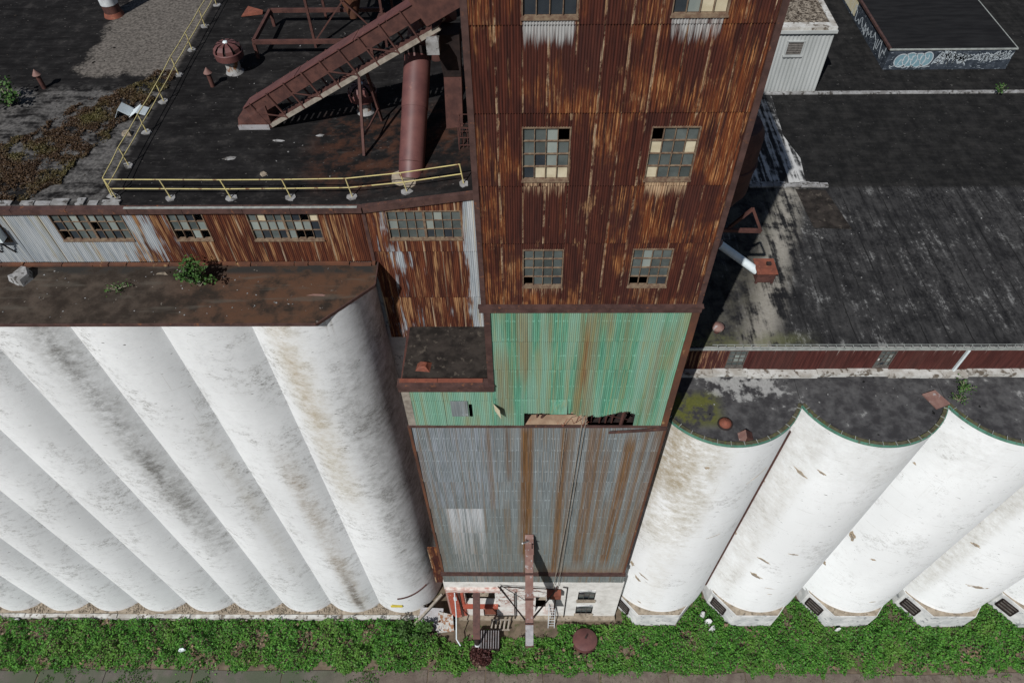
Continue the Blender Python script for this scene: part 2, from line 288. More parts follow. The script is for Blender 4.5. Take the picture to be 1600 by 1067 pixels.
M = dict(tower=m_tower(), grey=m_grey(), green=m_green(), gallery=m_gallery(), maroon=m_maroon(),
    siloL=m_silo('grey_white_concrete', (.69, .705, .71), (.54, .55, .555), True), siloR=m_silo('whitewashed_concrete', (.765, .785, .79), (.67, .68, .68), False),
    roofL=m_roof_left(), roofR=m_roof_right(), deck=m_bindeck(), slab=m_slabroof(), brick=m_brick(), pave=m_pave(), graf=m_graf(),
    trim=m_plain('brown_steel_trim', (.045, .024, .021), (.078, .042, .036), 3, .65, .3, (1, 1, 1), (.17, .07, .035), (.58, .75)),
    trimo=m_plain('orange_brown_trim', (.12, .05, .028), (.07, .034, .024), 2, .7, .25, (1, 1, .4), (.3, .19, .09), (.6, .75)),
    rust=m_plain('rusted_steel', (.05, .022, .019), (.088, .038, .03), 3, .7, .3, (1, 1, 1), (.045, .02, .017), (.55, .7), .01),
    rustred=m_plain('red_rusted_sheet', (.2, .065, .04), (.13, .045, .03), 4, .75, .25, (1, 1, 1), (.3, .14, .08), (.62, .72)),
    rustlite=m_plain('pale_rusted_sheet', (.2, .12, .1), (.15, .08, .068), 3, .7, .3, (1, 1, .5), (.27, .25, .25), (.58, .68)),
    pipe=m_plain('purple_brown_duct', (.085, .035, .034), (.12, .05, .045), 2, .5, .35, (1, 1, 1), (.19, .085, .065), (.62, .78)),
    dark=m_plain('black_steel', (.012, .009, .009), (.03, .02, .018), 3, .8, .2),  # near-black base tone for the darkest parts
    zinc=m_plain('galvanised_steel', (.4, .42, .43), (.52, .54, .55), 5, .5, .4, (1, 1, 1), (.25, .17, .1), (.62, .72)),
    yellow=m_plain('worn_yellow_paint', (.5, .43, .18), (.42, .36, .18), 3, .7, .25, (1, 1, 1), (.2, .11, .05), (.57, .66)),
    greenrim=m_plain('green_edge_flashing', (.055, .15, .11), (.09, .22, .165), 3, .7, .25, (1, 1, 1), (.09, .085, .05), (.58, .68)),
    gravelrim=m_plain('mossy_gravel_stop', (.05, .048, .03), (.1, .09, .06), 5, .9, .1, (1, 1, 1), (.09, .1, .03), (.52, .66), .02),
    concrete=m_plain('stained_white_concrete', (.6, .6, .59), (.42, .43, .43), 1.6, .9, .15, (1, 1, 1), (.22, .23, .24), (.56, .68), .01),
    ledge=m_plain('crumbling_concrete_ledge', (.33, .28, .22), (.2, .165, .125), 2.6, .93, .1, (1, 1, 1), (.13, .11, .085), (.55, .65), .03),
    glass=m_plain('dusty_window_glass', (.06, .075, .075), (.12, .14, .135), 1.2, .22, .5, (1, 1, 1), None, (0, 1), 0, .55),
    glassp=m_plain('grimy_pale_glass', (.2, .235, .225), (.27, .3, .27), 1.5, .35, .45, (1, 1, .4), None, (0, 1), 0, .4),
    glassd=m_plain('black_window_glass', (.018, .024, .032), (.03, .038, .045), 1.5, .15, .5),
    board=m_plain('cream_window_board', (.4, .35, .24), (.5, .45, .33), 3, .8, .2),
    wframe=m_plain('rusty_window_bars', (.2, .15, .1), (.11, .065, .045), 8, .7, .25),
    dframe=m_plain('dark_window_bars', (.06, .055, .05), (.12, .11, .1), 8, .7, .25),
    white=m_plain('white_painted_steel', (.62, .68, .7), (.52, .58, .6), 3, .5, .4, (1, 1, 1), (.3, .2, .14), (.66, .72)),
    gutter=m_plain('dull_white_strap', (.3, .32, .3), (.2, .21, .2), 5, .7, .2), tar=m_plain('black_tar', (.016, .014, .013), (.04, .034, .03), 2.2, .92, .03, (1, 1, 1), (.07, .06, .05), (.58, .68), .02),
    dirtyw=m_plain('dirty_white_mortar', (.3, .3, .3), (.16, .155, .15), 2.5, .9, .1, (1, 1, 1), (.06, .055, .05), (.54, .64), .02),
    ledgew=m_plain('stained_white_ledge', (.5, .5, .48), (.3, .28, .25), 1.8, .9, .1, (1, 1, 1), (.12, .1, .08), (.54, .64), .02),
    rustzinc=m_plain('rust_streaked_zinc', (.4, .4, .38), (.3, .29, .27), 3, .7, .3, (1, 1, .4), (.2, .09, .04), (.48, .58)),
    dullzinc=m_plain('dull_grey_zinc', (.22, .215, .22), (.3, .29, .3), 3, .6, .3, (1, 1, 1), (.16, .1, .08), (.58, .68)), deadred=m_leaf('dead_red_twigs', (.035, .012, .012), (.08, .03, .025), (.05, .02, .018)),
    felt=m_plain('black_felt', (.011, .011, .012), (.018, .018, .019), 1.5, .9, .03, (.4, 2, 1)),
    siding=m_plain('pale_grey_ribbed_siding', (.3, .315, .31), (.37, .385, .38), 1, .6, .35, (1, 1, .3)),
    gravel=m_plain('brown_gravel', (.045, .033, .024), (.3, .26, .21), 5, .95, .1, (1, 1, 1), (.02, .015, .012), (.52, .6), .04),
    soil=m_plain('brown_soil', (.085, .066, .047), (.16, .125, .09), 1.5, .95, .1, (1, 1, 1), (.06, .07, .03), (.55, .66), .04),
    redpaint=m_plain('red_painted_brick', (.36, .085, .05), (.26, .065, .045), 3, .85, .2, (1, 1, 1), (.5, .4, .36), (.63, .7)),
    lintel=m_plain('red_and_white_peeling_beam', (.6, .56, .52), (.33, .1, .07), 2.4, .85, .2, (1, 1, 3)),
    beige=m_plain('beige_plaster', (.36, .26, .18), (.24, .16, .11), 2, .9, .1, (1, 1, 1), (.3, .14, .08), (.6, .7)),
    wood=m_plain('weathered_timber', (.28, .25, .21), (.18, .155, .13), 5, .9, .1, (1, 1, 1)),
    grafline=m_plain('pale_spray_paint', (.42, .46, .48), (.32, .36, .39), 6, .8, .2),
    grafblue=m_plain('light_blue_spray_paint', (.12, .21, .25), (.17, .27, .31), 5, .8, .2),
    grafw=m_plain('white_yellow_poster_paint', (.55, .55, .5), (.5, .42, .2), 2.5, .8, .2, (1, 4, 1)),
    sign=m_plain('faded_yellow_sign', (.55, .45, .06), (.48, .38, .05), 4, .7, .2),
    spall=m_plain('exposed_aggregate', (.4, .33, .24), (.25, .2, .14), 6, .95, .1, (1, 1, 1), (.1, .08, .06), (.55, .65), .01),
    moss=m_leaf('roof_moss', (.032, .018, .011), (.075, .045, .022), (.085, .085, .024)),
    ivy=m_leaf('ivy_leaves', (.022, .085, .012), (.085, .225, .03), (.1, .185, .034)),
    shrub=m_leaf('shrub_leaves', (.022, .06, .012), (.065, .13, .03), (.04, .08, .02)),
    dry=m_leaf('dead_stems', (.11, .075, .045), (.2, .14, .09), (.09, .065, .04)),
    twig=m_plain('grey_twig', (.2, .17, .13), (.3, .26, .2), 5))

# ------------------------------------------------------------------ geometry helper
class MB:
    def __init__(s): s.v = []; s.f = []
    def quadbox(s, pts):
        b = len(s.v); s.v += [tuple(p) for p in pts]
        s.f += [tuple(b+i for i in q) for q in ((0, 3, 2, 1), (4, 5, 6, 7), (0, 1, 5, 4), (1, 2, 6, 5), (2, 3, 7, 6), (3, 0, 4, 7))]; return s
    def box(s, x0, x1, y0, y1, z0, z1):
        return s.quadbox([(x0, y0, z0), (x1, y0, z0), (x1, y1, z0), (x0, y1, z0), (x0, y0, z1), (x1, y0, z1), (x1, y1, z1), (x0, y1, z1)])
    def bar(s, a, b, w=.05, h=None):
        a, b = Vector(a), Vector(b); h = h or w; d = (b-a).normalized()
        u = d.cross(Vector((0, 0, 1))); u = u.normalized() if u.length > 1e-3 else Vector((1, 0, 0)); v = u.cross(d).normalized()
        u *= w/2; v *= h/2
        return s.quadbox([a-u-v, a+u-v, a+u+v, a-u+v, b-u-v, b+u-v, b+u+v, b-u+v])
    def tube(s, a, b, r, r2=None, n=16, cap=True):
        a, b = Vector(a), Vector(b); r2 = r if r2 is None else r2; d = (b-a).normalized()
        u = d.cross(Vector((0, 0, 1))); u = u.normalized() if u.length > 1e-3 else Vector((1, 0, 0)); v = d.cross(u)
        k = len(s.v)
        for i in range(n):
            t = 2*math.pi*i/n; q = u*math.cos(t)+v*math.sin(t); s.v.append(tuple(a+q*r)); s.v.append(tuple(b+q*r2))
        for i in range(n): j = (i+1) % n; s.f.append((k+2*i, k+2*j, k+2*j+1, k+2*i+1))
        if cap: s.f.append(tuple(k+2*i for i in reversed(range(n)))); s.f.append(tuple(k+2*i+1 for i in range(n)))
        return s
    def path(s, pts, r, n=6):
        for a, b in zip(pts[:-1], pts[1:]): s.tube(a, b, r, None, n)
        return s
    def lathe(s, c, prof, n=24):
        k = len(s.v); m_ = len(prof)
        for i in range(n):
            t = 2*math.pi*i/n
            for r, z in prof: s.v.append((c[0]+r*math.cos(t), c[1]+r*math.sin(t), c[2]+z))
        for i in range(n):
            j = (i+1) % n
            for q in range(m_-1): s.f.append((k+i*m_+q, k+j*m_+q, k+j*m_+q+1, k+i*m_+q+1))
        return s
    def prism(s, poly, z0, z1):
        k = len(s.v); n = len(poly)
        s.v += [(x, y, z0) for x, y in poly]+[(x, y, z1) for x, y in poly]
        s.f.append(tuple(k+i for i in reversed(range(n)))); s.f.append(tuple(k+n+i for i in range(n)))
        for i in range(n): j = (i+1) % n; s.f.append((k+i, k+j, k+n+j, k+n+i))
        return s
WL = {}
def mesh(name, v, f, mat, smooth=False):
    me = bpy.data.meshes.new(name); me.from_pydata([tuple(p) for p in v], [], f); me.materials.append(M[mat]); me.update()
    if smooth: me.polygons.foreach_set('use_smooth', [True]*len(me.polygons))
    return me
def link(name, me, loc, parent=None):
    o = bpy.data.objects.new(name, me); C.objects.link(o)
    base = WL.get(parent.name, Vector()) if parent else Vector()
    o.parent = parent; o.location = Vector(loc)-base; WL[o.name] = Vector(loc); return o
def obj(name, mb, mat, parent=None, smooth=False, origin=None, label=None):
    a = np.array(mb.v); 
    if origin is None: origin = ((a[:, 0].min()+a[:, 0].max())/2, (a[:, 1].min()+a[:, 1].max())/2, a[:, 2].min())
    o = link(name, mesh(name, a-np.array(origin), mb.f, mat, False), origin, parent)
    if smooth:
        o.data.polygons.foreach_set('use_smooth', [len(p.vertices) <= 4 for p in o.data.polygons])
        o.data.set_sharp_from_angle(angle=rad(40))
    if label: o['label'] = label
    return o
def tag(o, label, cat, group=None):
    o['label'] = label; o['category'] = cat
    if group: o['group'] = group
    return o
def thing(name, loc, label, cat, group=None):
    o = bpy.data.objects.new(name, None); C.objects.link(o); o.location = loc; o.empty_display_size = .3
    WL[o.name] = Vector(loc); return tag(o, label, cat, group)
def struct(o): o['kind'] = 'structure'; return o
def stuff(o): o['kind'] = 'stuff'; return o

SH = {}
def corr(w_, z0, z1, holes, mat, pitch, amp, x0):
    """corrugated sheet mesh in local x 0..w, z 0..h, holes are (x0,x1,z0,z1) in world x,z"""
    h = z1-z0; hs = [q for q in holes if q[0] < x0+w_ and q[1] > x0 and q[2] < z1 and q[3] > z0]
    key = (round(w_, 3), round(h, 3), mat, pitch)
    if not hs and key in SH: return SH[key]
    n = max(2, int(round(w_/pitch*4))); v = []; f = []; idx = {}
    def V(i, z, lift):
        k = (i, round(z, 4))
        if k not in idx: idx[k] = len(v); v.append((i*w_/n, -amp*math.sin(i*math.pi/2)-.024*(1-(z-z0)/h), z-z0))
        return idx[k]
    for i in range(n):
        xc = x0+(i+.5)*w_/n; iv = [(z0, z1)]
        for q in hs:
            if q[0] < xc < q[1]:
                nv = []
                for a, b in iv:
                    if q[2] > a+1e-3: nv.append((a, min(b, q[2])))
                    if q[3] < b-1e-3: nv.append((max(a, q[3]), b))
                iv = [t for t in nv if t[1]-t[0] > .01]
        for a, b in iv: f.append((V(i, a, 0), V(i+1, a, 0), V(i+1, b, 0), V(i, b, 0)))
    if not f: return []
    if not hs:
        SH[key] = [mesh('corrugated_sheet', v, f, mat, True)]; return SH[key]
    par = list(range(len(v)))
    def find(a):
        while par[a] != a: a = par[a]
        return a
    for q in f:
        for b in q[1:]: par[find(b)] = find(q[0])
    out = []
    for r in sorted({find(q[0]) for q in f}):
        fs = [q for q in f if find(q[0]) == r]; ids = sorted({i for q in fs for i in q}); mp = {a: b for b, a in enumerate(ids)}
        out.append(mesh('corrugated_sheet', [v[i] for i in ids], [tuple(mp[i] for i in q) for q in fs], mat, True))
    return out
def sheets(parent, x0, x1, rows, Y, mat, holes=(), w_=.61, pitch=.068, amp=.016, name='corrugated_sheet', ragged=None):
    for r in range(len(rows)-1):
        x = x0; c = 0
        while x < x1-.05:
            ww = min(w_, x1-x); zb, zt = rows[r], rows[r+1]
            me = corr(ww+.02, zb-.03, zt, holes, mat, pitch, amp, x)
            yy = Y-.004*(c % 2)-random.uniform(0, .004); rr = (random.uniform(-.003, .001), 0, random.uniform(-.009, .009))
            for q in me: link(name, q, (x, yy, zb-.03), parent).rotation_euler = rr
            x += ww; c += 1
PANE = {}
def window(parent, x0, x1, z0, z1, Y, nx, nz, mats, fm='wframe', name='window', sill=True, mull=None, d=.05, label=None):
    mb = MB(); t = .035; b = .018
    mb.box(x0-t, x1+t, Y-.03, Y+.09, z1, z1+t).box(x0-t, x1+t, Y-.05, Y+.09, z0-t, z0); mb.box(x0-t, x0, Y-.03, Y+.09, z0, z1).box(x1, x1+t, Y-.03, Y+.09, z0, z1)
    if sill: mb.box(x0-.05, x1+.05, Y-.07, Y+.02, z0-.075, z0-t-.002)
    pw, ph = (x1-x0)/nx, (z1-z0)/nz
    for i in range(1, nx): k = b*(4.5 if mull and i in mull else 1); mb.box(x0+i*pw-k/2, x0+i*pw+k/2, Y-.01, Y+.07, z0, z1)
    for j in range(1, nz): mb.box(x0, x1, Y+.0, Y+.06, z0+j*ph-b/2, z0+j*ph+b/2)
    o = obj(name, mb, fm, parent, label=label)
    for j in range(nz):
        row = mats[nz-1-j] if isinstance(mats, (list, tuple)) else None
        for i in range(nx):
            k = row[i] if row else random.choice(mats)
            if k == '.': continue
            mt = dict(g='glass', p='glassp', d='glassd', b='board')[k]; key = (round(pw, 3), round(ph, 3), mt)
            if key not in PANE: PANE[key] = mesh('pane', *(lambda q: (q.v, q.f))(MB().box(b/2, pw-b/2, 0, .012, b/2, ph-b/2)), mt)
            q = link('pane', PANE[key], (x0+i*pw, Y+d, z0+j*ph), o); q.rotation_euler = (random.uniform(-.012, .012), 0, random.uniform(-.012, .012))
    return o

# ================================================================== SETTING
g = MB(); g.v = [(-600, -600, 0), (600, -600, 0), (600, 600, 0), (-600, 600, 0)]; g.f = [(0, 1, 2, 3)]
struct(obj('ground', g, 'soil', origin=(0, 0, 0)))
pv = bpy.data.objects.new('pavement', None); C.objects.link(pv); struct(pv); pv.location = (0, 8, 0); WL['pavement'] = Vector((0, 8, 0))
ys = [-2.5, 1.2, 4.9, 8.4, 12.0]
for r in range(4):
    x = -44.
    while x < 44:
        L = random.choice((3.6, 4.2, 4.8, 5.6)); sk = random.uniform(-.05, .05)
        a, b = ys[r]+.05, ys[r+1]-.05
        poly = [(x+.05+sk, a), (x+L-.05, a), (x+L-.05+random.uniform(-.1, .1), b+random.uniform(-.15, .05)), (x+L*.5, b+random.uniform(-.2, .1)), (x+.05, b+random.uniform(-.15, .05))]
        obj('slab', MB().prism(poly, -.1, .05+random.uniform(-.012, .012)), 'pave', pv); x += L

# ================================================================== LEFT SILOS
cy, RL, ZS = 17.87, 2.45, 29.64
ordn = ['first', 'second', 'third', 'fourth', 'fifth', 'sixth', 'seventh', 'eighth', 'ninth', 'tenth', 'eleventh']
ll = {0: 'greyish white round silo right beside the grey corrugated tower, small yellow sign at its foot',
      1: 'white concrete silo with a brown streak near its foot, second left of the tower'}
for k in range(11):
    cx = -7.9-3.22*k
    t = thing('grain_silo', (cx, cy, 0), ll.get(k, 'white concrete silo in the left row, %s to the left of the tower' % ordn[k]), 'silo', 'white silos left of the tower')
    mb = MB(); n = 72; nz = 6
    for j in range(nz+1):
        for i in range(n): a = 2*math.pi*i/n; mb.v.append((cx+RL*math.cos(a), cy+RL*math.sin(a), .3+(ZS-.3)*j/nz))
    for j in range(nz):
        for i in range(n): q = (i+1) % n; mb.f.append((j*n+i, j*n+q, j*n+n+q, j*n+n+i))
    obj('silo_wall', mb, 'siloL', t, True)
    if k == 0:
        a0 = -1.18; pts = []
        mb = MB()
        for i in range(9):
            a = -math.pi/2+.0+i*.09; mb.bar((cx+(RL+.03)*math.cos(a), cy+(RL+.03)*math.sin(a), 3.0+.05*i), (cx+(RL+.03)*math.cos(a+.09), cy+(RL+.03)*math.sin(a+.09), 3.05+.05*i), .07, .1)
        obj('broken_conduit', mb, 'rust', t)
        a = math.atan2(15.45-cy, -8.15-cx)
        mb = MB().box(-8.5, -7.75, cy-RL-.07, cy-RL-.03, 1.55, 1.85); o = obj('notice_plate', mb, 'sign', t, label='small yellow notice plate')
mb = MB(); pts = [(-46, 15.42), (-6.93, 15.42), (-5.21, 17.19), (-5.24, 18.30), (-46, 18.30)]
t = thing('silo_roof_slab', (-25, 16.8, 29.5), 'long brown flat roof slab over the left silos, cut corner by the tower', 'roof')
obj('deck', MB().prism(pts, 29.62, 29.74), 'slab', t)
e = MB(); e.bar((-46, 15.395, 29.70), (-6.95, 15.395, 29.70), .04, .12); e.bar((-6.94, 15.39, 29.70), (-5.19, 17.18, 29.70), .04, .12); e.bar((-5.19, 17.2, 29.70), (-5.22, 18.3, 29.70), .04, .12)
obj('edge_flashing', e, 'trim', t)
e = MB(); x = -46.
while x < -5.4:
    L = random.uniform(.5, 1.7); e.box(x, min(x+L-.03, -5.3), 18.12+random.uniform(-.03, .03), 18.27, 29.742, 29.80+random.uniform(-.02, .03)); x += L
obj('wall_kerb', e, 'trimo', t)
# foot ledge in front of the left silos
t = thing('silo_plinth', (-26, 15.6, 0), 'crumbling low concrete plinth along the foot of the left silos', 'plinth')
x = -46.
while x < -6.6:
    L = random.uniform(1.2, 2.6); h = .42+random.uniform(-.03, .05)
    obj('kerb_block', MB().box(x, min(x+L-.02, -6.4), 15.02+random.uniform(-.05, .03), 15.24, 0, h-.06), 'ledgew', t)
    if random.random() < .55: obj('broken_board', MB().bar((x+.3, 14.94, random.uniform(.05, .3)), (x+L-.4, 14.92, random.uniform(.1, .4)), .07, random.uniform(.08, .25)), random.choice(['wood', 'concrete', 'dark']), t)
    x += L
obj('rubble_fill', MB().box(-46, -6.6, 15.24, 16.4, 0, .33), 'ledge', t)
mb = MB()
for i in range(1500):
    k = random.randint(0, 10); x = -7.9-3.22*k-1.61+random.gauss(0, .45); y = random.uniform(15.3, 16.0); r = random.uniform(.02, .07)
    if x > -6.7: continue
    mb.quadbox([(x-r, y-r, .32), (x+r, y-r*.7, .32), (x+r*.8, y+r, .32), (x-r, y+r*.6, .32), (x-r*.5, y-r*.6, .33+r), (x+r*.6, y-r*.4, .33+r*.8), (x+r*.4, y+r*.5, .33+r), (x-r*.5, y+r*.4, .33+r*1.1)])
stuff(obj('rubble', mb, 'ledge', t))

# ================================================================== RIGHT SILOS
cyR, RR, ZR = 18.37, 3.37, 22.45
lr = ['white silo touching the right side of the tower, mossy patch on its roof', 'second white silo right of the tower, square rusty plate on its roof', 'third white silo right of the tower, weeds at the left corner of its roof',
      'fourth white silo right of the tower, near the right edge', 'rightmost white silo, cut by the right edge of the view', 'white silo past the right edge']
for k in range(5):
    cx = 8.75+6.15*k
    t = thing('grain_silo', (cx, cyR, 0), lr[k], 'silo', 'white silos right of the tower')
    mb = MB(); n = 96; nz = 5
    for j in range(nz+1):
        for i in range(n): a = 2*math.pi*i/n; mb.v.append((cx+RR*math.cos(a), cyR+RR*math.sin(a), 1.6+(ZR-.12-1.6)*j/nz))
    for j in range(nz):
        for i in range(n): q = (i+1) % n; mb.f.append((j*n+i, j*n+q, j*n+n+q, j*n+n+i))
    obj('silo_wall', mb, 'siloR', t, True)
    ah = math.asin(3.075/RR); arc = [(-math.pi/2-ah)+2*ah*i/40 for i in range(41)]
    P = lambda r, a: (cx+r*math.cos(a), cyR+r*math.sin(a))
    poly = [P(RR-.02, a) for a in arc]+[(cx+3.075, 19.6), (cx-3.075, 19.6)]
    obj('roof_deck', MB().prism(poly, ZR-.3, ZR), 'deck', t)
    for nm, r0, r1, z0, z1, mt in (('edge_flashing', RR, RR+.035, ZR-.08, ZR+.06, 'greenrim'), ('gravel_stop', RR-.15, RR-.002, ZR+.002, ZR+.07, 'gravelrim')):
        mb = MB()
        for a, b in zip(arc[:-1], arc[1:]):
            p0, p1, p2, p3 = P(r0, a), P(r1, a), P(r1, b), P(r0, b)
            mb.quadbox([p1+(z0,), p2+(z0,), p3+(z0,), p0+(z0,), p1+(z1,), p2+(z1,), p3+(z1,), p0+(z1,)])
        obj(nm, mb, mt, t)
    for i in range(14):
        a = -math.pi/2-ah+(i+.5)*2*ah/14; p0, p1 = P(RR-.17, a), P(RR+.05, a)
        obj('rim_clip', MB().bar(p0+(ZR+.09,), p1+(ZR+.1,), .022), 'gutter', t)
    # base block with louvred hatch
    c0 = cx-.0
    poly = [(c0-3.02, 17.6), (c0-2.78, 16.25), (c0-1.52, 14.78), (c0+1.1, 14.78), (c0+3.0, 16.9), (c0+3.02, 17.6)]
    bl = obj('base_block', MB().prism(poly, 0, 1.95), 'concrete', t)
    inner = [(x+(cx-x)*.02, y+.04) for x, y in poly]
    obj('base_ledge', MB().prism(inner, 1.952, 2.0), 'ledge', t)
    A, B = Vector((c0-2.78, 16.25, 0)), Vector((c0-1.52, 14.78, 0)); d = (B-A).normalized(); nrm = Vector((d.y, -d.x, 0)).normalized()
    if nrm.x > 0: nrm = -nrm
    def HP(u, z, o): p = A+d*u+nrm*o; return (p.x, p.y, z)
    mb = MB(); u0, u1, z0, z1 = .25, 1.22, .6, 1.6
    for a, b in (((u0, z0), (u1, z0)), ((u0, z1), (u1, z1)), ((u0, z0), (u0, z1)), ((u1, z0), (u1, z1))): mb.bar(HP(a[0], a[1], .03), HP(b[0], b[1], .03), .08, .08)
    mb.quadbox([HP(u0, z0, .005), HP(u1, z0, .005), HP(u1, z0, -.02), HP(u0, z0, -.02), HP(u0, z1, .005), HP(u1, z1, .005), HP(u1, z1, -.02), HP(u0, z1, -.02)])
    hf = obj('hatch_frame', mb, 'dark', t)
    for i in range(6):
        z = z0+.1+i*.16; obj('slat', MB().bar(HP(u0+.05, z, .05), HP(u1-.05, z, .05), .05, .09), 'dframe' if i % 2 else 'dark', hf)
# spalled patches on the silo faces
def spall(cx_, cy_, r, a, z, wd, ht, tilt, k):
    ang = a; n = 16; mb = MB(); pts = []
    for i in range(n):
        t = 2*math.pi*i/n; q = random.uniform(.5, 1.2); u = wd/2*math.cos(t)*q; v_ = ht/2*math.sin(t)*q+u*tilt
        pts.append((u, v_))
    def S(u, v_, o): return (cx_+(r+o)*math.cos(ang+u/r), cy_+(r+o)*math.sin(ang+u/r), z+v_)
    mb.v = [S(0, 0, .006)]+[S(u, v_, .006) for u, v_ in pts]+[S(u, v_, -.02) for u, v_ in pts]
    for i in range(n): j = (i+1) % n; mb.f.append((0, 1+i, 1+j)); mb.f.append((1+i, 1+n+i, 1+n+j, 1+j))
    return mb
def silo_hit(u, v, cx_, cy_, r):
    f = 1117.26; d = R_*((u-800)/f)+D_*((v-533.5)/f)+fwd; o = Vector((0, 0, 48))
    a = d.x**2+d.y**2; b = 2*(d.x*(o.x-cx_)+d.y*(o.y-cy_)); c = (o.x-cx_)**2+(o.y-cy_)**2-r*r
    q = b*b-4*a*c
    if q < 0: return None
    t = (-b-math.sqrt(q))/(2*a); p = o+d*t; return math.atan2(p.y-cy_, p.x-cx_), p.z
silos = [o for o in C.objects if o.name.startswith('grain_silo')]
for u, v, k, wd, ht, tl in [(1251, 739, 1, .75, .3, -.35), (1283, 738, 1, .5, .18, -.4), (1194, 876, 1, .9, .25, -.2), (1240, 866, 1, .6, .16, .1), (1180, 899, 1, .9, .5, -.25), (1202, 919, 1, .6, .07, .0), (1203, 928, 1, .3, .06, 0),
        (1332, 838, 2, .45, .75, -.9), (1364, 874, 2, .3, .2, .2), (1288, 878, 2, .3, .4, -.6), (1363, 940, 2, .4, .12, .2), (1524, 851, 3, .5, .25, .1), (1527, 917, 3, 1.2, .3, .1), (1429, 724, 2, .2, .15, 0),
        (996, 903, 0, .6, .35, -.7), (1005, 900, 0, .7, .2, -.5), (999, 940, 0, .35, .15, -.3), (988, 880, 0, .35, .5, -.8), (1105, 731, 0, .22, .22, 0), (1114, 838, 0, .9, .05, .2), (1185, 742, 0, 1.1, .06, .55), (1150, 833, 1, .12, .3, -.3), (1194, 751, 1, .15, .15, 0)]:
    cx = 8.75+6.15*k; h = silo_hit(u, v, cx, cyR, RR)
    if h:
        o = obj('spalled_patch', spall(cx, cyR, RR, h[0], h[1], wd, ht, tl, k), 'spall', silos[11+k])
        if wd > .4: obj('exposed_core', spall(cx, cyR, RR+.005, h[0]+.006, h[1]-ht*.08, wd*.6, ht*.45, tl, k), 'wood', o)
# downpipe in the first seam
t = tag(obj('seam_downpipe', MB().tube((11.83, 16.82, 1.8), (11.83, 16.82, 20.6), .055, None, 8), 'rust', None, True), 'thin rusty downpipe in the seam between first and second right silos', 'pipe')

# ================================================================== TOWER
t = T = thing('headhouse_tower', (.6, 19, 0), 'tall elevator tower clad in rust, green and grey corrugated iron over a brick base', 'tower')
YF = 15.34
# structural core (behind the cladding): side and back walls
obj('side_wall', MB().box(5.60, 5.70, YF+.05, 24.5, 6.3, 42.3), 'tower', T); obj('side_wall', MB().box(-1.24, -1.14, YF+.05, 24.5, 26, 42.3), 'tower', T)
obj('side_wall', MB().box(-4.62, -4.52, YF+.05, 18.4, 0, 26.1), 'rust', T); obj('back_wall', MB().box(-1.2, 5.7, 24.4, 24.5, 0, 42.3), 'tower', T)
obj('tower_roof', MB().box(-1.3, 5.75, YF-.1, 24.6, 42.3, 42.5), 'roofL', T)
holesT = []
for x0, x1, z0, z1 in [(0, 1.17, 40.24, 41.85), (3.26, 4.43, 40.27, 41.85), (0, 1.18, 35.8, 37.38), (3.25, 4.42, 35.8, 37.38), (0.02, 1.18, 31.66, 33.17), (3.28, 4.42, 31.66, 33.19)]: holesT.append((x0-.03, x1+.03, z0-.03, z1+.03))
sheets(T, -1.27, 5.64, [30.78, 33.5, 35.61, 37.85, 40.08, 42.3], YF, 'tower', holesT)
wl = ['dddd dddd dddd dddd', '.pbb .ppb gpgg dgpg', 'ggp. ggpg gdpg dbbb', '.ggg bggb gggg bggg', 'gggg gggg gggg .ggd', 'gpgg gpgg gggg ..gd']
for (x0, x1, z0, z1), ms in zip([(0, 1.17, 40.24, 41.85), (3.26, 4.43, 40.27, 41.85), (0, 1.18, 35.8, 37.38), (3.25, 4.42, 35.8, 37.38), (0.02, 1.18, 31.66, 33.17), (3.28, 4.42, 31.66, 33.19)], wl):
    r = ms.split()
    if z0 > 40: r = ['dddd', 'dddd', 'dddd', 'dddd'] if x0 < 1 else ['dddd', 'dddd', 'dpbb', 'dpbb']
    window(T, x0, x1, z0, z1, YF, 4, 4, r)
mb = MB().box(-1.42, 5.74, YF-.16, YF-.02, 30.52, 30.76).box(-1.45, 5.78, YF-.2, YF-.02, 30.762, 30.8); obj('flashing_band', mb, 'trim', T)
obj('corner_trim', MB().box(-1.36, -1.2, YF-.05, YF+.1, 30.8, 42.3), 'trim', T); obj('corner_trim', MB().box(5.56, 5.72, YF-.05, YF+.1, 30.8, 42.3), 'trim', T)
# green storey
holeG = [(.04, 4.39, 23.4, 24.05)]
hh = 24.36
for i in range(64):
    x = .04+i*4.35/64; k = i/64
    if k > .42: hh = min(24.5, max(24.12, hh+random.choice((-.12, -.05, 0, 0, .05, .1))))
    holeG.append((x-.001, x+.07, 23.4, hh if k > .42 else 24.36+(.03 if i % 9 < 2 else 0)))
sheets(T, -1.1, 5.5, [23.52, 25.45, 27.3, 28.9, 30.54], YF, 'green', holeG)
sheets(T, -4.3, -1.1, [23.52, 25.3, 26.2], YF, 'green', [(-2.12, -1.98, 24.15, 25.0)])
obj('corner_board', MB().box(-4.6, -4.3, YF-.03, YF+.05, 23.5, 26.15), 'wood', T)
obj('patch_sheet', MB().box(-2.8, -2.15, YF-.045, YF-.03, 24.2, 25.25), 'grey', T, label='dull grey patch on the green cladding')
obj('trim_left', MB().box(-1.3, -1.08, YF-.07, YF+.05, 26.0, 30.52), 'trim', T); obj('trim_right', MB().box(5.5, 5.74, YF-.07, YF+.12, 23.5, 30.52), 'trimo', T)
o = obj('torn_flap', MB().quadbox([(-1.1, YF-.04, 24.6), (-.85, YF-.35, 24.5), (-.85, YF-.37, 24.52), (-1.1, YF-.06, 24.62), (-1.15, YF-.04, 25.1), (-.9, YF-.3, 25.05), (-.9, YF-.32, 25.06), (-1.15, YF-.06, 25.12)]), 'board', T, label='torn curled flap of cladding')
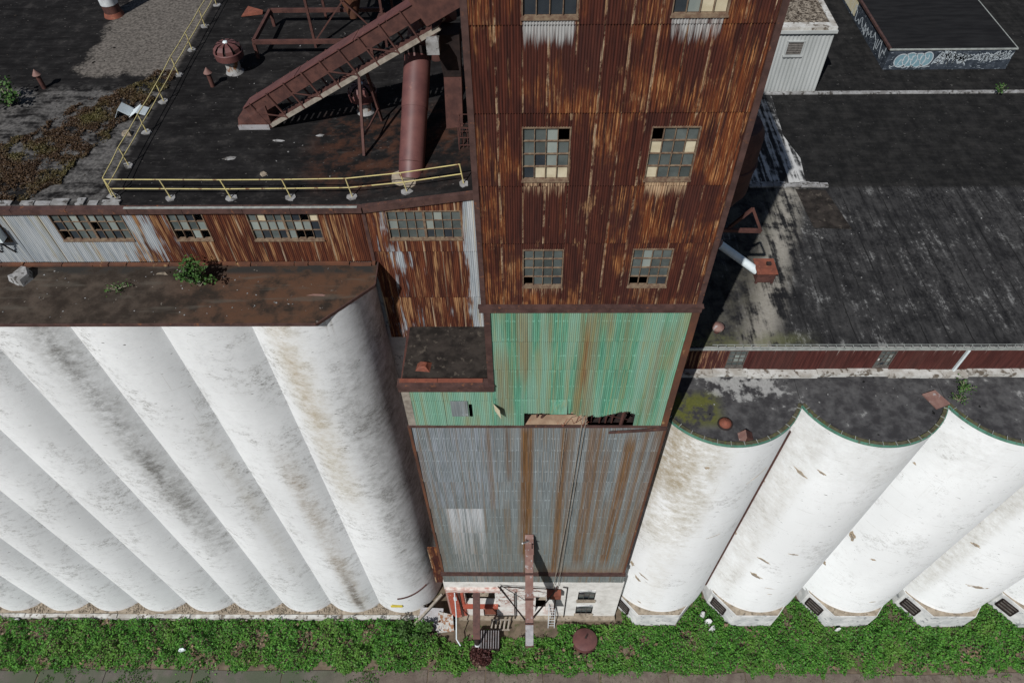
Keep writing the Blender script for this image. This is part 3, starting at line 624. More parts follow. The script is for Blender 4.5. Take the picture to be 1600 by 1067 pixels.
obj('peeled_sheet', MB().quadbox([(1.05, YF-.14, 24.5), (1.7, YF-.14, 24.5), (1.7, YF-.12, 24.5), (1.05, YF-.12, 24.5), (1.05, YF-.03, 25.35), (1.7, YF-.03, 25.35), (1.7, YF-.015, 25.35), (1.05, YF-.015, 25.35)]), 'green', T)
# what shows through the hole
obj('inner_wall', MB().box(-.2, 2.7, YF+.75, YF+.85, 22.9, 24.6), 'beige', T); obj('inner_slab', MB().box(-.3, 2.6, YF+.06, YF+.54, 23.2, 23.42), 'beige', T)
mb = MB()
mb.bar((.15, YF+.45, 24.6), (5.4, YF+.45, 24.6), .12)
for x in (.55, 2.75, 3.1, 3.35, 3.6): mb.bar((x, YF+.42, 22.8), (x+.02, YF+.42, 24.6), .06)
mb.bar((.7, YF+.4, 23.3), (1.15, YF+.4, 24.6), .07); mb.bar((3.9, YF+.02, 23.4), (4.0, YF+.1, 24.6), .1); mb.bar((3.3, YF-.05, 24.3), (4.2, YF+.2, 23.6), .03); mb.bar((2.4, YF-.05, 23.5), (2.7, YF+.2, 24.3), .03)
obj('exposed_frame', mb, 'rust', T)
mb = MB(); pts = [(1.5+.12*i+random.uniform(-.05, .05), YF-.05-.1*(i % 2), 23.6+random.uniform(0, .6)) for i in range(10)]; mb.path(pts, .012, 4); obj('tangled_wire', mb, 'rustred', T)
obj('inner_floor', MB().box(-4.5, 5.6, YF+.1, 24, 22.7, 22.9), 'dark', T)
# grey storeys
mb = MB().box(-4.62, 5.76, YF-.09, YF-.02, 23.42, 23.52); obj('girt', mb, 'trim', T)
obj('loose_girt', MB().quadbox([(3.45, YF-.16, 23.08), (5.72, YF-.14, 23.3), (5.72, YF-.08, 23.3), (3.45, YF-.1, 23.08), (3.45, YF-.16, 23.18), (5.72, YF-.14, 23.44), (5.72, YF-.08, 23.44), (3.45, YF-.1, 23.18)]), 'trim', T, label='bent girt hanging loose')
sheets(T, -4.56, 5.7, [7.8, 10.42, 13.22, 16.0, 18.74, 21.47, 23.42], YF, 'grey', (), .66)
obj('edge_trim', MB().box(-4.66, -4.54, YF-.05, YF+.06, 7.8, 23.42), 'trimo', T); obj('edge_trim', MB().box(5.68, 5.78, YF-.05, YF+.06, 7.8, 23.42), 'trimo', T)
mb = MB().box(-4.75, 5.85, YF-.13, YF, 7.42, 7.6).box(-4.75, 5.85, YF-.09, YF-.0, 7.602, 7.8); obj('flashing_band', mb, 'trim', T)
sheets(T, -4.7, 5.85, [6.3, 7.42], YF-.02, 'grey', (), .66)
# brick base with openings
holesB = [(-3.6, -1.75, 2.5, 5.0), (-2.57, -1.7, .15, 2.1), (.76, 1.42, 1.0, 3.8), (3.38, 4.36, 3.42, 4.75), (3.38, 4.38, .86, 2.15)]
xs = sorted({-4.75, 5.93, *[h[0] for h in holesB], *[h[1] for h in holesB]}); zs = sorted({0, 6.25, *[h[2] for h in holesB], *[h[3] for h in holesB]})
mb = MB()
for i in range(len(xs)-1):
    for j in range(len(zs)-1):
        xc, zc = (xs[i]+xs[i+1])/2, (zs[j]+zs[j+1])/2
        if any(h[0] < xc < h[1] and h[2] < zc < h[3] for h in holesB): continue
        b = len(mb.v); mb.v += [(xs[i], YF-.06, zs[j]), (xs[i+1], YF-.06, zs[j]), (xs[i+1], YF-.06, zs[j+1]), (xs[i], YF-.06, zs[j+1])]; mb.f.append((b, b+1, b+2, b+3))
for h in holesB:
    b = len(mb.v)
    for y in (YF-.06, YF+.3): mb.v += [(h[0], y, h[2]), (h[1], y, h[2]), (h[1], y, h[3]), (h[0], y, h[3])]
    for i in range(4): j = (i+1) % 4; mb.f.append((b+i, b+j, b+4+j, b+4+i))
b = len(mb.v); mb.v += [(5.93, YF-.06, 0), (5.93, 19, 0), (5.93, 19, 6.25), (5.93, YF-.06, 6.25), (-4.75, YF-.06, 0), (-4.75, 18.3, 0), (-4.75, 18.3, 6.25), (-4.75, YF-.06, 6.25)]
mb.f += [(b, b+1, b+2, b+3), (b+4, b+7, b+6, b+5), (b+7, b+3, b+2, b+6)]
obj('brick_wall', mb, 'brick', T)
obj('foundation', MB().box(-4.2, 5.95, YF-.32, YF-.07, 0, .28), 'ledge', T)
obj('inner_wall', MB().box(-4.6, 5.8, YF+1.6, YF+1.7, 0, 6.2), 'beige', T); obj('inner_floor', MB().box(-4.6, 5.8, YF+.3, YF+1.6, 2.2, 2.3), 'ledge', T)
def arched(x0, x1, z0, z1):
    o = window(T, x0, x1, z0, z1-.14, YF-.03, 3, 2, 'ggd', 'dframe', sill=False)
    mb = MB(); n = 10
    for i in range(n):
        a, b = x0+(x1-x0)*i/n, x0+(x1-x0)*(i+1)/n; h = lambda x: z1-.14+.14*(1-((x-(x0+x1)/2)/((x1-x0)/2))**2)
        mb.quadbox([(a, YF-.1, h(a)), (b, YF-.1, h(b)), (b, YF-.04, h(b)), (a, YF-.04, h(a)), (a, YF-.1, z1+.16), (b, YF-.1, z1+.16), (b, YF-.04, z1+.16), (a, YF-.04, z1+.16)])
    obj('arch', mb, 'concrete', o); obj('sill', MB().box(x0-.1, x1+.1, YF-.2, YF-.062, z0-.22, z0-.05), 'ledge', o)
arched(3.38, 4.36, 3.42, 4.85); arched(3.38, 4.38, .86, 2.25)
obj('red_door', MB().box(-4.62, -4.02, YF-.16, YF-.09, .15, 4.95), 'redpaint', T); obj('door_hatch', MB().box(-4.3, -4.12, YF-.2, YF-.165, 3.5, 4.0), 'white', T)
obj('door_post', MB().box(-4.0, -3.88, YF-.14, YF-.062, .3, 5.3), 'trim', T); obj('door_post', MB().box(-3.85, -3.68, YF-.12, YF-.062, .4, 5.0), 'redpaint', T)
obj('lintel', MB().box(-4.65, -1.4, YF-.24, YF-.062, 5.02, 5.42), 'lintel', T)
obj('loading_sill', MB().box(-3.8, -1.6, YF-.3, YF-.062, 2.25, 2.5), 'redpaint', T)
mb = MB().box(-2.55, -1.72, YF+.05, YF+.1, .15, 2.08); obj('lower_door', mb, 'rustred', T)
# notch roof left of the upper tower
obj('notch_roof', MB().prism([(-4.58, 15.5), (-1.3, 15.5), (-1.3, 18.3), (-4.5, 18.3)], 25.9, 26.12), 'tar', T)
obj('notch_parapet', MB().box(-4.66, -1.08, YF-.13, YF+.2, 26.0, 26.34).box(-4.68, -1.06, YF-.16, YF+.24, 26.342, 26.38), 'trim', T)
obj('parapet_coping', MB().box(-4.6, -3.2, YF+.03, YF+.2, 26.385, 26.41).box(-3.18, -1.5, YF+.03, YF+.2, 26.385, 26.41), 'rustred', T)
tag(obj('brick_rubble', MB().quadbox([(-4.1, 16.1, 26.12), (-3.55, 16.05, 26.12), (-3.5, 16.5, 26.12), (-4.05, 16.45, 26.12), (-3.95, 16.2, 26.3), (-3.7, 16.15, 26.35), (-3.65, 16.4, 26.28), (-3.9, 16.4, 26.33)]), 'rustred'), 'lump of orange rubble on the small roof notch beside the tower', 'rubble')
# conduits hanging over the grey wall
t = thing('hoist_cables', (1.9, YF-.2, 6), 'pair of thin pale cables hanging down the grey wall from the torn hole', 'cables')
obj('cable', MB().path([(2.35, YF-.1, 24.3), (2.15, YF-.12, 15), (1.75, YF-.35, 6.2)], .022, 5), 'wood', t); obj('cable', MB().path([(2.48, YF-.1, 24.2), (2.28, YF-.12, 15), (2.02, YF-.3, 6.0)], .018, 5), 'wood', t)
obj('cable', MB().path([(1.7, YF-.08, 23.3), (1.62, YF-.07, 17.8)], .018, 5), 'wood', t)

# ================================================================== LEFT BUILDING (gallery + roof)
YG = 18.32
t = G = thing('silo_gallery_building', (-14, 26, 0), 'long gallery building behind the left silos with rusty corrugated walls and black roof', 'building')
def zr(x): k = min(1, max(0, (x+5.4)/4.1)); return 32.36+.6*k
obj('body_wall', MB().box(-70, -1.3, YG+.25, 90, 0, 29.6), 'concrete', G)
HL = [(-16.05, -13.62, 30.9, 32.08, 8), (-12.05, -10.85, 30.9, 32.08, 4), (-9.32, -6.95, 30.88, 32.08, 8), (-4.58, -2.12, 30.9, 32.1, 8), (-20.2, -17.95, 30.9, 31.75, 8)]
hol = [(a-.03, b+.03, c-.03, d+.03) for a, b, c, d, n in HL]
sheets(G, -36, -5.35, [29.84, 32.14], YG, 'gallery', hol)
sheets(G, -5.35, -1.3, [25.5, 27.9, 30.3], YG, 'gallery', hol); 
x = -5.35
while x < -1.35:
    ww = min(.61, -1.3-x); me = corr(ww+.02, 30.27, zr(x+.3)-.22, hol, 'gallery', .068, .011, x)
    for q in me: link('corrugated_sheet', q, (x, YG-random.uniform(0, .006), 30.27), G)
    x += ww
pat = [['ggpgpgpg', 'dgpg.gpg', '.dggdgdg'], ['ggd.', 'gpgp', '..p.'], ['gbgggd.b', 'ppppgppd', 'gdgdp..d'], ['gggggpgg', 'pgggpggg', 'ggggdgdg'], ['gggggggg', 'gdgdgdgd', 'gggggggg']]
for (a, b, c, d, n), ms in zip(HL, pat): window(G, a, b, c, d, YG, n, 3, ms, 'wframe', mull=(4,) if n == 8 else None, d=.04)
obj('corner_trim', MB().box(-5.42, -5.3, YG-.04, YG+.05, 29.8, 32.3), 'trim', G)
e = MB(); x = -36.
while x < -5.4:
    L = random.uniform(1.2, 2.6); e.box(x, min(x+L-.015, -5.36), YG-.16, YG+.06, 32.15+random.uniform(-.012, .012), 32.36); x += L
obj('gutter', e, 'trim', G)
e = MB(); e.quadbox([(-5.35, YG-.1, 32.1), (-1.3, YG-.1, 32.72), (-1.3, YG+.06, 32.72), (-5.35, YG+.06, 32.1), (-5.35, YG-.1, 32.38), (-1.3, YG-.1, 32.98), (-1.3, YG+.06, 32.98), (-5.35, YG+.06, 32.38)])
obj('sloping_fascia', e, 'trim', G)
e = MB(); x = -36.
while x < -13.5:
    L = random.uniform(.25, .8); e.box(x, x+L*.95, YG+.07, YG+.25+random.uniform(0, .15), 32.36, 32.39+random.uniform(0, .04)); x += L*random.choice((1, 1, 1.4))
obj('eave_mortar', e, 'dirtyw', G)
obj('white_eave_strip', MB().box(-13.3, -5.5, YG-.13, YG-.04, 32.362, 32.38), 'gutter', G)
mb = MB(); gx = [-70, -40, -14, -5.4, -1.26]; 
for y in (YG+.06, 90):
    for x in gx: mb.v.append((x, y, zr(x)))
for i in range(4): mb.f.append((i, i+1, 6+i, 5+i))
obj('flat_roof', mb, 'roofL', G, origin=(0, 0, 0))
mb = MB().box(-5.4, -4.66, 15.95, 16.05, 4.4, 9.6); sheetw = obj('link_panel', mb, 'tower', G, label='rusty sheet closing the gap beside the tower foot')
# air conditioner at the left gallery window
t = thing('window_cooler', (-18.3, YG, 31), 'white boxed cooler unit sticking out of the gallery window at the left edge', 'air cooler')
obj('casing', MB().box(-18.7, -17.98, YG-.35, YG-.02, 31.05, 31.7), 'white', t); obj('front_grille', MB().box(-18.62, -18.06, YG-.37, YG-.352, 31.12, 31.63), 'glassp', t)
obj('bracket', MB().bar((-18.1, YG-.33, 31.03), (-18.1, YG-.03, 30.3), .04).bar((-18.6, YG-.33, 31.03), (-18.6, YG-.03, 30.3), .04).bar((-18.6, YG-.33, 31.03), (-18.1, YG-.33, 31.03), .04), 'dark', t)

# ------------------------------------------------------------------ railing
def railing(name, bases, label, leanx):
    t = thing(name, bases[0], label, 'railing'); H = .78
    tops = []
    for b in bases:
        tp = (b[0]+leanx+random.uniform(-.04, .04), b[1]+random.uniform(-.03, .03), b[2]+H); tops.append(tp)
        obj('post', MB().tube(b, tp, .022, None, 8), 'yellow', t); 
        r = .16; pts = [(b[0]+r*random.uniform(.8, 1.5)*math.cos(k*.9), b[1]+r*random.uniform(.7, 1.3)*math.sin(k*.9)) for k in range(7)]
        obj('post_base', MB().prism(pts, b[2]-.02, b[2]+.04), 'dirtyw', t)
    for fr in (1., .52):
        mb = MB()
        for i in range(len(bases)-1):
            a = Vector(bases[i]).lerp(Vector(tops[i]), fr); b = Vector(bases[i+1]).lerp(Vector(tops[i+1]), fr); mid = (a+b)/2+Vector((0, 0, -.02 if len(bases) > 7 else 0)); mb.tube(a, mid, .018, None, 8).tube(mid, b, .018, None, 8)
        obj('rail', mb, 'yellow', t)
railing('guard_railing', [(x, y, zr(x)) for x, y in [(-13.72, 18.74), (-11.85, 18.72), (-9.8, 18.7), (-7.79, 18.72), (-5.72, 18.74), (-3.85, 18.72), (-1.95, 18.78)]], 'yellow pipe railing along the front eave of the black roof', -.1)
railing('guard_railing', [(-13.9, y, 32.36) for y in (18.85, 20.5, 22.45, 24.45, 26.35, 28.25, 30.2, 32.1, 34, 36, 38, 40)], 'rusty yellow pipe railing running back along the left side of the black roof', 0)

# ------------------------------------------------------------------ roof things, left
def mushroom(name, x, y, z, r, h, label, lean=0, mat='pipe'):
    t = thing(name, (x, y, z), label, 'roof vent'); 
    obj('stack', MB().tube((x, y, z), (x, y, z+h*.62), r*.52, None, 20), 'rustzinc', t, True)
    obj('collar', MB().tube((x, y, z-.02), (x, y, z+.12), r*.68, r*.54, 20), 'dirtyw', t, True)
    hb = z+h*.5
    obj('cowl', MB().lathe((x, y, hb), [(r*.6, -.05), (r, -.02), (r*1.04, h*.18), (r*.98, h*.2)], 24), mat, t, True)
    top = hb+h*.2
    for i in range(9):
        a = 2*math.pi*i/9; b = a+2*math.pi/9*.7
        prof = [(r*1.0, 0), (r*.95, h*.1), (r*.7, h*.19), (.06, h*.24)]
        mb = MB()
        for k in range(3):
            (r0, z0), (r1, z1) = prof[k], prof[k+1]
            q = len(mb.v); mb.v += [(x+r0*math.cos(a), y+r0*math.sin(a), top+z0), (x+r0*math.cos(b), y+r0*math.sin(b), top+z0), (x+r1*math.cos(b), y+r1*math.sin(b), top+z1), (x+r1*math.cos(a), y+r1*math.sin(a), top+z1)]; mb.f.append((q, q+1, q+2, q+3))
        obj('vane', mb, mat, t)
    obj('inner_drum', MB().lathe((x, y, top), [(r*.88, -.05), (r*.82, h*.07), (r*.5, h*.15), (0.01, h*.19)], 16), 'dark', t, True)
    obj('cap', MB().lathe((x, y, top+h*.22), [(.2*r, 0), (.15*r, .05), (.01, .07)], 10), 'white', t, True)
mushroom('turbine_vent', -11.66, 26.55, 32.36, .55, 1.35, 'large rusted turbine vent with vaned dome on the black roof behind the railing')
mushroom('turbine_vent', -5.95, 23.72, 32.36, .52, 1.25, 'rusted turbine vent on a white stack half hidden under the conveyor')
def stub(x, y, z, label, r=.09, h=.55):
    t = thing('vent_pipe', (x, y, z), label, 'vent pipe')
    obj('stack', MB().tube((x, y, z), (x, y, z+h), r, None, 12), 'rust', t, True)
    obj('rain_cap', MB().tube((x, y, z+h+.04), (x, y, z+h+.26), r*1.9, .01, 12), 'rustlite', t, True); obj('cap_stem', MB().tube((x, y, z+h-.02), (x, y, z+h+.06), .02, None, 6), 'rust', t)
stub(-12.28, 25.5, 32.36, 'small cone-capped vent pipe in front of the large turbine vent')
stub(-19.0, 25.45, 32.36, 'small cone-capped vent pipe on the gravel roof left of the railing')
t = thing('flue_stack', (-18.3, 31.3, 32.36), 'thick rust-banded flue stack at the top left', 'flue')
obj('shaft', MB().tube((-18.3, 31.3, 32.3), (-18.3, 31.3, 34.6), .36, .36, 24), 'rust', t, True); obj('band', MB().tube((-18.3, 31.3, 32.9), (-18.3, 31.3, 33.2), .375, None, 24), 'zinc', t, True); obj('collar', MB().tube((-18.3, 31.3, 32.34), (-18.3, 31.3, 32.55), .44, .37, 24), 'rustred', t, True)
# inclined conveyor
t = CV = thing('inclined_conveyor', (-9.6, 23, 32.36), 'rusty covered conveyor climbing across the black roof towards the tower', 'conveyor')
A = Vector((-9.35, 23.0, 32.42)); B = Vector((-2.55, 21.95, 36.7)); d = (B-A).normalized(); side = d.cross(Vector((0, 0, 1))).normalized(); up = side.cross(d).normalized()
def CP(s_, o, u): return A+d*s_+side*o+up*u
Lc = (B-A).length
mb = MB(); 
for o in (-.32, .32): mb.bar(CP(0, o, 0), CP(Lc, o, 0), .08, .14)
obj('lower_chord', mb, 'wood', CV)
mb = MB(); k = .3
while k < Lc: mb.bar(CP(k, -.3, .04), CP(k, .3, .04), .16, .02); k += .22
obj('walkway_grating', mb, 'rust', CV)
def slabp(s0, s1, o0, o1, u0, u1): return [CP(s0, o0, u0), CP(s0, o1, u0), CP(s0, o1, u1), CP(s0, o0, u1), CP(s1, o0, u0), CP(s1, o1, u0), CP(s1, o1, u1), CP(s1, o0, u1)]
obj('trough', MB().quadbox(slabp(-.3, Lc, -.29, .29, .52, 1.0)), 'rust', CV)
n = 6
for i in range(n): s0 = -.3+(Lc+.3)*i/n; s1 = -.3+(Lc+.3)*(i+1)/n-.03; obj('cover_plate', MB().quadbox(slabp(s0, s1, -.34, .34, 1.003, 1.03+.01*(i % 2))), 'pipe', CV)
mb = MB(); k = .1; i = 0
while k < Lc:
    for o in (-.36, .36): mb.bar(CP(k, o, -.05), CP(k, o, 1.05), .05)
    if i % 2: mb.bar(CP(k, .36, 0), CP(k-.9, .36, .62), .035)
    k += .9; i += 1
obj('truss_posts', mb, 'rust', CV)
E0 = Vector((-9.9, 23.1, 32.4))
mb = MB().quadbox([(-10.55, 22.75, 32.42), (-9.25, 22.62, 32.42), (-9.1, 23.4, 32.42), (-10.5, 23.5, 32.42), (-10.5, 22.8, 32.72), (-9.3, 22.65, 33.3), (-9.1, 23.35, 33.35), (-10.4, 23.45, 32.75)]); obj('tail_box', mb, 'rust', CV)
obj('tail_skirt', MB().box(-10.5, -9.35, 22.58, 22.62, 32.36, 32.55), 'dullzinc', CV)
mb = MB(); p = CP(5.2, 0, 0)
obj('trestle_leg', MB().bar((-5.63, 20.95, 32.4), tuple(CP(4.6, .3, 0)), .09), 'rust', CV); obj('trestle_leg', MB().bar((-5.25, 23.05, 32.4), tuple(CP(4.6, -.3, 0)), .09), 'rust', CV)
obj('trestle_brace', MB().bar((-5.55, 21.35, 33.0), tuple(Vector((-5.28, 22.9, 33.0))), .05), 'rust', CV)
mb = MB().quadbox(slabp(Lc-.2, Lc+1.2, -.6, .6, .3, 1.5)); obj('head_box', mb, 'rust', CV)
obj('drive_housing', MB().box(-3.05, -2.65, 21.35, 21.7, 35.95, 36.4), 'dirtyw', CV)
# big round duct
t = thing('round_duct', (-3.8, 19.6, 32.4), 'thick purple-brown round duct leaning up from the railing to the conveyor head', 'duct')
P0, P1 = Vector((-3.82, 19.75, 32.55)), Vector((-3.57, 23.0, 35.25)); dd = (P1-P0).normalized()
obj('duct_section', MB().tube(P0+dd*.35, P0+dd*2.2, .44, None, 28), 'pipe', t, True); obj('duct_section', MB().tube(P0+dd*2.2, P1, .455, None, 28), 'pipe', t, True)
obj('bottom_elbow', MB().tube(P0+dd*.36, Vector((-3.83, 19.62, 32.4)), .44, .42, 28), 'pipe', t, True); obj('band', MB().tube(P1-dd*.3, P1-dd*.05, .475, None, 28), 'dark', t, True)
obj('top_elbow', MB().tube(P1, P1+Vector((.15, .35, .8)), .40, .4, 28).tube(P1+Vector((.15, .35, .8)), P1+Vector((1.2, .2, 1.3)), .4, .4, 28), 'pipe', t, True)
pts = [(-3.85+.62*random.uniform(.8, 1.2)*math.cos(k*.7), 19.5+.5*random.uniform(.8, 1.2)*math.sin(k*.7)) for k in range(9)]; obj('base_pad', MB().prism(pts, 32.4, 32.62), 'ledge', t)
# square duct and panel beside the tower
t = thing('square_duct', (-2.4, 22.4, 32.5), 'rusty square duct standing against the left flank of the tower', 'duct')
mb = MB().quadbox([(-2.75, 22.0, 32.6), (-2.15, 22.0, 32.7), (-2.15, 22.6, 32.7), (-2.75, 22.6, 32.6), (-2.7, 22.3, 34.6), (-2.1, 22.3, 34.6), (-2.1, 22.9, 34.6), (-2.7, 22.9, 34.6)]); obj('lower_duct', mb, 'rust', t)
mb = MB().quadbox([(-2.7, 22.3, 34.62), (-2.1, 22.3, 34.62), (-2.1, 22.9, 34.62), (-2.7, 22.9, 34.62), (-2.85, 22.1, 36.2), (-2.05, 22.1, 36.2), (-2.05, 22.9, 36.2), (-2.85, 22.9, 36.2)]); obj('upper_duct', mb, 'dark', t)
obj('louvred_panel', MB().box(-1.95, -1.4, 22.7, 22.8, 33.9, 35.6), 'rustlite', t)
t = thing('wire_cage', (-1.9, 20.9, 32.9), 'small rusty wire cage on the roof between duct and tower', 'cage')
mb = MB()
for x in (-2.2, -1.45):
    for y in (20.7, 21.5): mb.bar((x, y, 32.8), (x, y, 33.7), .04)
for z in (33.0, 33.3, 33.68):
    mb.bar((-2.2, 20.7, z), (-1.45, 20.7, z), .025).bar((-2.2, 20.7, z), (-2.2, 21.5, z), .025).bar((-1.45, 20.7, z), (-1.45, 21.5, z), .025).bar((-2.2, 21.5, z), (-1.45, 21.5, z), .025)
for i in range(6): mb.bar((-2.2+i*.15, 20.7, 32.9), (-2.2+i*.15, 20.7, 33.68), .02)
obj('bars', mb, 'rust', t)
# steel frame and hopper
t = thing('support_gantry', (-9, 28.8, 32.36), 'low rusty rectangular steel frame on legs behind the conveyor', 'frame')
fr = [(-10.95, 27.6), (-10.85, 30.2), (-6.0, 30.2), (-6.2, 27.6)]
mb = MB()
for i in range(4): a, b = fr[i], fr[(i+1) % 4]; mb.bar(a+(33.05,), b+(33.05,), .12, .16)
obj('beam', mb, 'rust', t)
for a in fr: obj('leg', MB().bar(a+(32.36,), a+(33.0,), .12), 'rust', t)
t = thing('cyclone_hopper', (-7.2, 29.6, 32.36), 'rusted cone-bottomed cyclone on braced legs at the top of the view', 'hopper')
obj('cone', MB().tube((-7.0, 29.0, 33.3), (-7.2, 29.6, 36.2), .16, 1.25, 28), 'trimo', t, True); obj('drum', MB().tube((-7.2, 29.6, 36.2), (-7.2, 29.6, 38.6), 1.25, None, 28), 'rust', t, True)
for x, y in ((-8.7, 28.4), (-5.7, 28.4), (-5.7, 30.9), (-8.7, 30.9)): obj('leg', MB().bar((x, y, 32.36), (x, y, 37.4), .1), 'rust', t)
obj('brace', MB().bar((-8.7, 28.4, 32.6), (-5.7, 28.4, 36), .05).bar((-5.7, 28.4, 32.6), (-8.7, 28.4, 36), .05).bar((-8.7, 28.4, 36.1), (-5.7, 28.4, 36.1), .09).bar((-5.7, 28.4, 36.1), (-5.7, 30.9, 36.1), .09).bar((-8.7, 28.4, 36.1), (-8.7, 30.9, 36.1), .09), 'rust', t)
t = thing('dust_collector', (-4.0, 29.5, 32.4), 'dark rusty dust collector drum standing behind the conveyor head', 'dust collector')
obj('drum', MB().tube((-4.2, 29.6, 34.4), (-4.2, 29.6, 39.0), 1.1, None, 28), 'dark', t, True); obj('cone', MB().tube((-4.2, 29.6, 32.9), (-4.2, 29.6, 34.4), .3, 1.1, 28), 'rust', t, True)
for a in (.4, 2.5, 4.6): obj('leg', MB().bar((-4.2+1.1*math.cos(a), 29.6+1.1*math.sin(a), 32.4), (-4.2+1.1*math.cos(a), 29.6+1.1*math.sin(a), 35), .09), 'rust', t)
obj('side_pipe', MB().tube((-3.4, 27.0, 32.5), (-3.4, 27.0, 36.5), .3, None, 20).tube((-3.4, 27, 36.4), (-4.2, 29, 37.6), .3, None, 20), 'rust', t, True)
# loose sheets and debris on the left roof
tag(obj('loose_rust_sheet', MB().quadbox([(-12.5, 31.0, 32.38), (-11.6, 31.2, 32.38), (-12.4, 31.9, 32.38), (-12.45, 31.6, 32.38), (-12.5, 31.0, 32.40), (-11.55, 31.25, 32.55), (-12.4, 31.9, 32.42), (-12.45, 31.6, 32.4)]), 'rustred'), 'torn orange rusty sheet lying on the black roof near the top', 'metal sheet')
mb = MB(); pr = [(-15.4, 32.37), (-15.15, 32.75), (-14.85, 32.42), (-14.5, 32.62), (-14.25, 32.45)]
for (x0, z0), (x1, z1) in zip(pr[:-1], pr[1:]): mb.quadbox([(x0, 23.3, z0), (x1, 23.4, z1), (x1, 23.9, z1), (x0, 23.8, z0), (x0, 23.3, z0+.02), (x1, 23.4, z1+.02), (x1, 23.9, z1+.02), (x0, 23.8, z0+.02)])
tag(obj('bent_metal_sheet', mb, 'white'), 'crumpled pale metal sheet under the side railing', 'metal sheet')
def rubble(name, x, y, z, sx, sy, h, mat, label, rz=0.):
    n = 7; pts = [(x+sx*random.uniform(.45, 1.2)*math.cos(2*math.pi*i/n+rz), y+sy*random.uniform(.45, 1.2)*math.sin(2*math.pi*i/n+rz)) for i in range(n)]
    mb = MB(); mb.v = [p+(z,) for p in pts]+[(x+(p[0]-x)*.8, y+(p[1]-y)*.8, z+h*random.uniform(.7, 1.1)) for p in pts]
    mb.f = [tuple(range(n-1, -1, -1)), tuple(range(n, 2*n))]+[(i, (i+1) % n, n+(i+1) % n, n+i) for i in range(n)]
    return tag(obj(name, mb, mat), label, 'debris')
rubble('roof_stone', -14.55, 22.3, 32.36, .2, .16, .15, 'ledge', 'pale stone lump at the foot of the side railing')
rubble('debris_patch', -10.4, 20.9, 32.36, .3, .12, .02, 'dirtyw', 'pale torn scrap lying on the black roof left of the rusty leg')
rubble('debris_patch', -7.4, 22.2, 32.36, .2, .08, .03, 'dirtyw', 'small white scrap on the rusty stained roof by the conveyor leg')
rubble('debris_patch', -9.0, 20.0, 32.36, .18, .14, .05, 'ledge', 'round beige scrap on the black roof just behind the front railing')
rubble('debris_patch', -8.9, 21.9, 32.36, .22, .08, .02, 'dirtyw', 'thin white scrap on the roof below the conveyor tail')
def grit(name, x0, x1, y0, y1, z, n, mat, label):
    mb = MB()
    for i in range(n):
        x, y, r, a = random.uniform(x0, x1), random.uniform(y0, y1), random.uniform(.01, .035)*(2 if random.random() < .1 else 1), random.uniform(0, 3.1); e = random.uniform(.25, 1)
        P = [(x+r*(math.cos(a)*u-math.sin(a)*v*e), y+r*(math.sin(a)*u+math.cos(a)*v*e)) for u, v in ((-1, -1), (1, -.8), (.9, 1), (-.8, .7))]
        mb.quadbox([p+(z,) for p in P]+[p+(z+r*.5,) for p in P])
    stuff(tag(obj(name, mb, mat), label, 'debris'))
grit('roof_grit', -13.6, -2, 19.2, 32, 32.362, 70, 'dirtyw', 'pale chips and grit scattered over the black left roof')
grit('roof_grit', -24, -14.3, 19, 32, 32.362, 90, 'tar', 'dark chips scattered over the gravel roof at the far left')
grit('slab_grit', -18.5, -6.5, 15.6, 18.0, 29.742, 60, 'dirtyw', 'small pale chips scattered over the brown slab roof')
grit('roof_grit', 8.5, 30, 19.4, 29, 24.202, 60, 'dirtyw', 'pale chips scattered over the right black roof')
grit('deck_grit', 7, 28, 16.9, 18.3, 22.452, 50, 'dirtyw', 'pale chips scattered over the right silo roofs')
# moss mat
def leaves(name, pts, size, mat, parent=None, flat=.6, loc=(0, 0, 0), up=.4):
    n = len(pts); pts = np.array(pts)-np.array(loc); a = rng.uniform(0, 2*np.pi, n)
    nr = rng.normal(0, flat, (n, 3)); nr[:, 2] = np.abs(nr[:, 2])+up; nr /= np.linalg.norm(nr, axis=1)[:, None]
    u = np.stack([np.cos(a), np.sin(a), np.zeros(n)], 1); u -= nr*(u*nr).sum(1)[:, None]; u /= np.linalg.norm(u, axis=1)[:, None]; v = np.cross(nr, u)
    s_ = (rng.uniform(.6, 1.3, n)*size)[:, None]
    q = np.stack([pts-u*s_*.5, pts+v*s_*.38+nr*s_*.08, pts+u*s_*.6, pts-v*s_*.38+nr*s_*.08], 1).reshape(-1, 3)
    me = bpy.data.meshes.new(name); me.vertices.add(4*n); me.vertices.foreach_set('co', q.ravel()); me.loops.add(4*n); me.loops.foreach_set('vertex_index', np.arange(4*n, dtype=np.int32))
    me.polygons.add(n); me.polygons.foreach_set('loop_start', np.arange(0, 4*n, 4, dtype=np.int32)); me.update(calc_edges=True); me.materials.append(M[mat])
    return link(name, me, loc, parent)
def vn(x, y, sc, seed):
    r = np.random.default_rng(seed); o = 0
    for k in range(5):
        f = sc*2**(k*.8); a, b, c = r.uniform(0, 6.3, 3); o = o+np.sin(x*f*math.cos(a)+y*f*math.sin(a)+b)*np.sin(-x*f*math.sin(a)*1.1+y*f*math.cos(a)+c)/(1.5**k)
    return o
x = rng.uniform(-24, -14.0, 260000); y = rng.uniform(18.6, 28, 260000)
ax = -14.4-np.clip(26.6-y, 0, 20)*.78; half = np.where(y > 22.5, 1.25, np.clip((22.5-y)*.9+1.2, 0, 3.4))
k = (x > ax-half*.5+.35*vn(x, y, 1.3, 3)) & (x < ax+half+.6+.4*vn(x, y, 1.1, 4)) & (y < 26.6)
k &= vn(x, y, 2.4, 5)+.9*vn(x, y, 5.5, 6)+rng.normal(0, .45, len(x)) > -.15
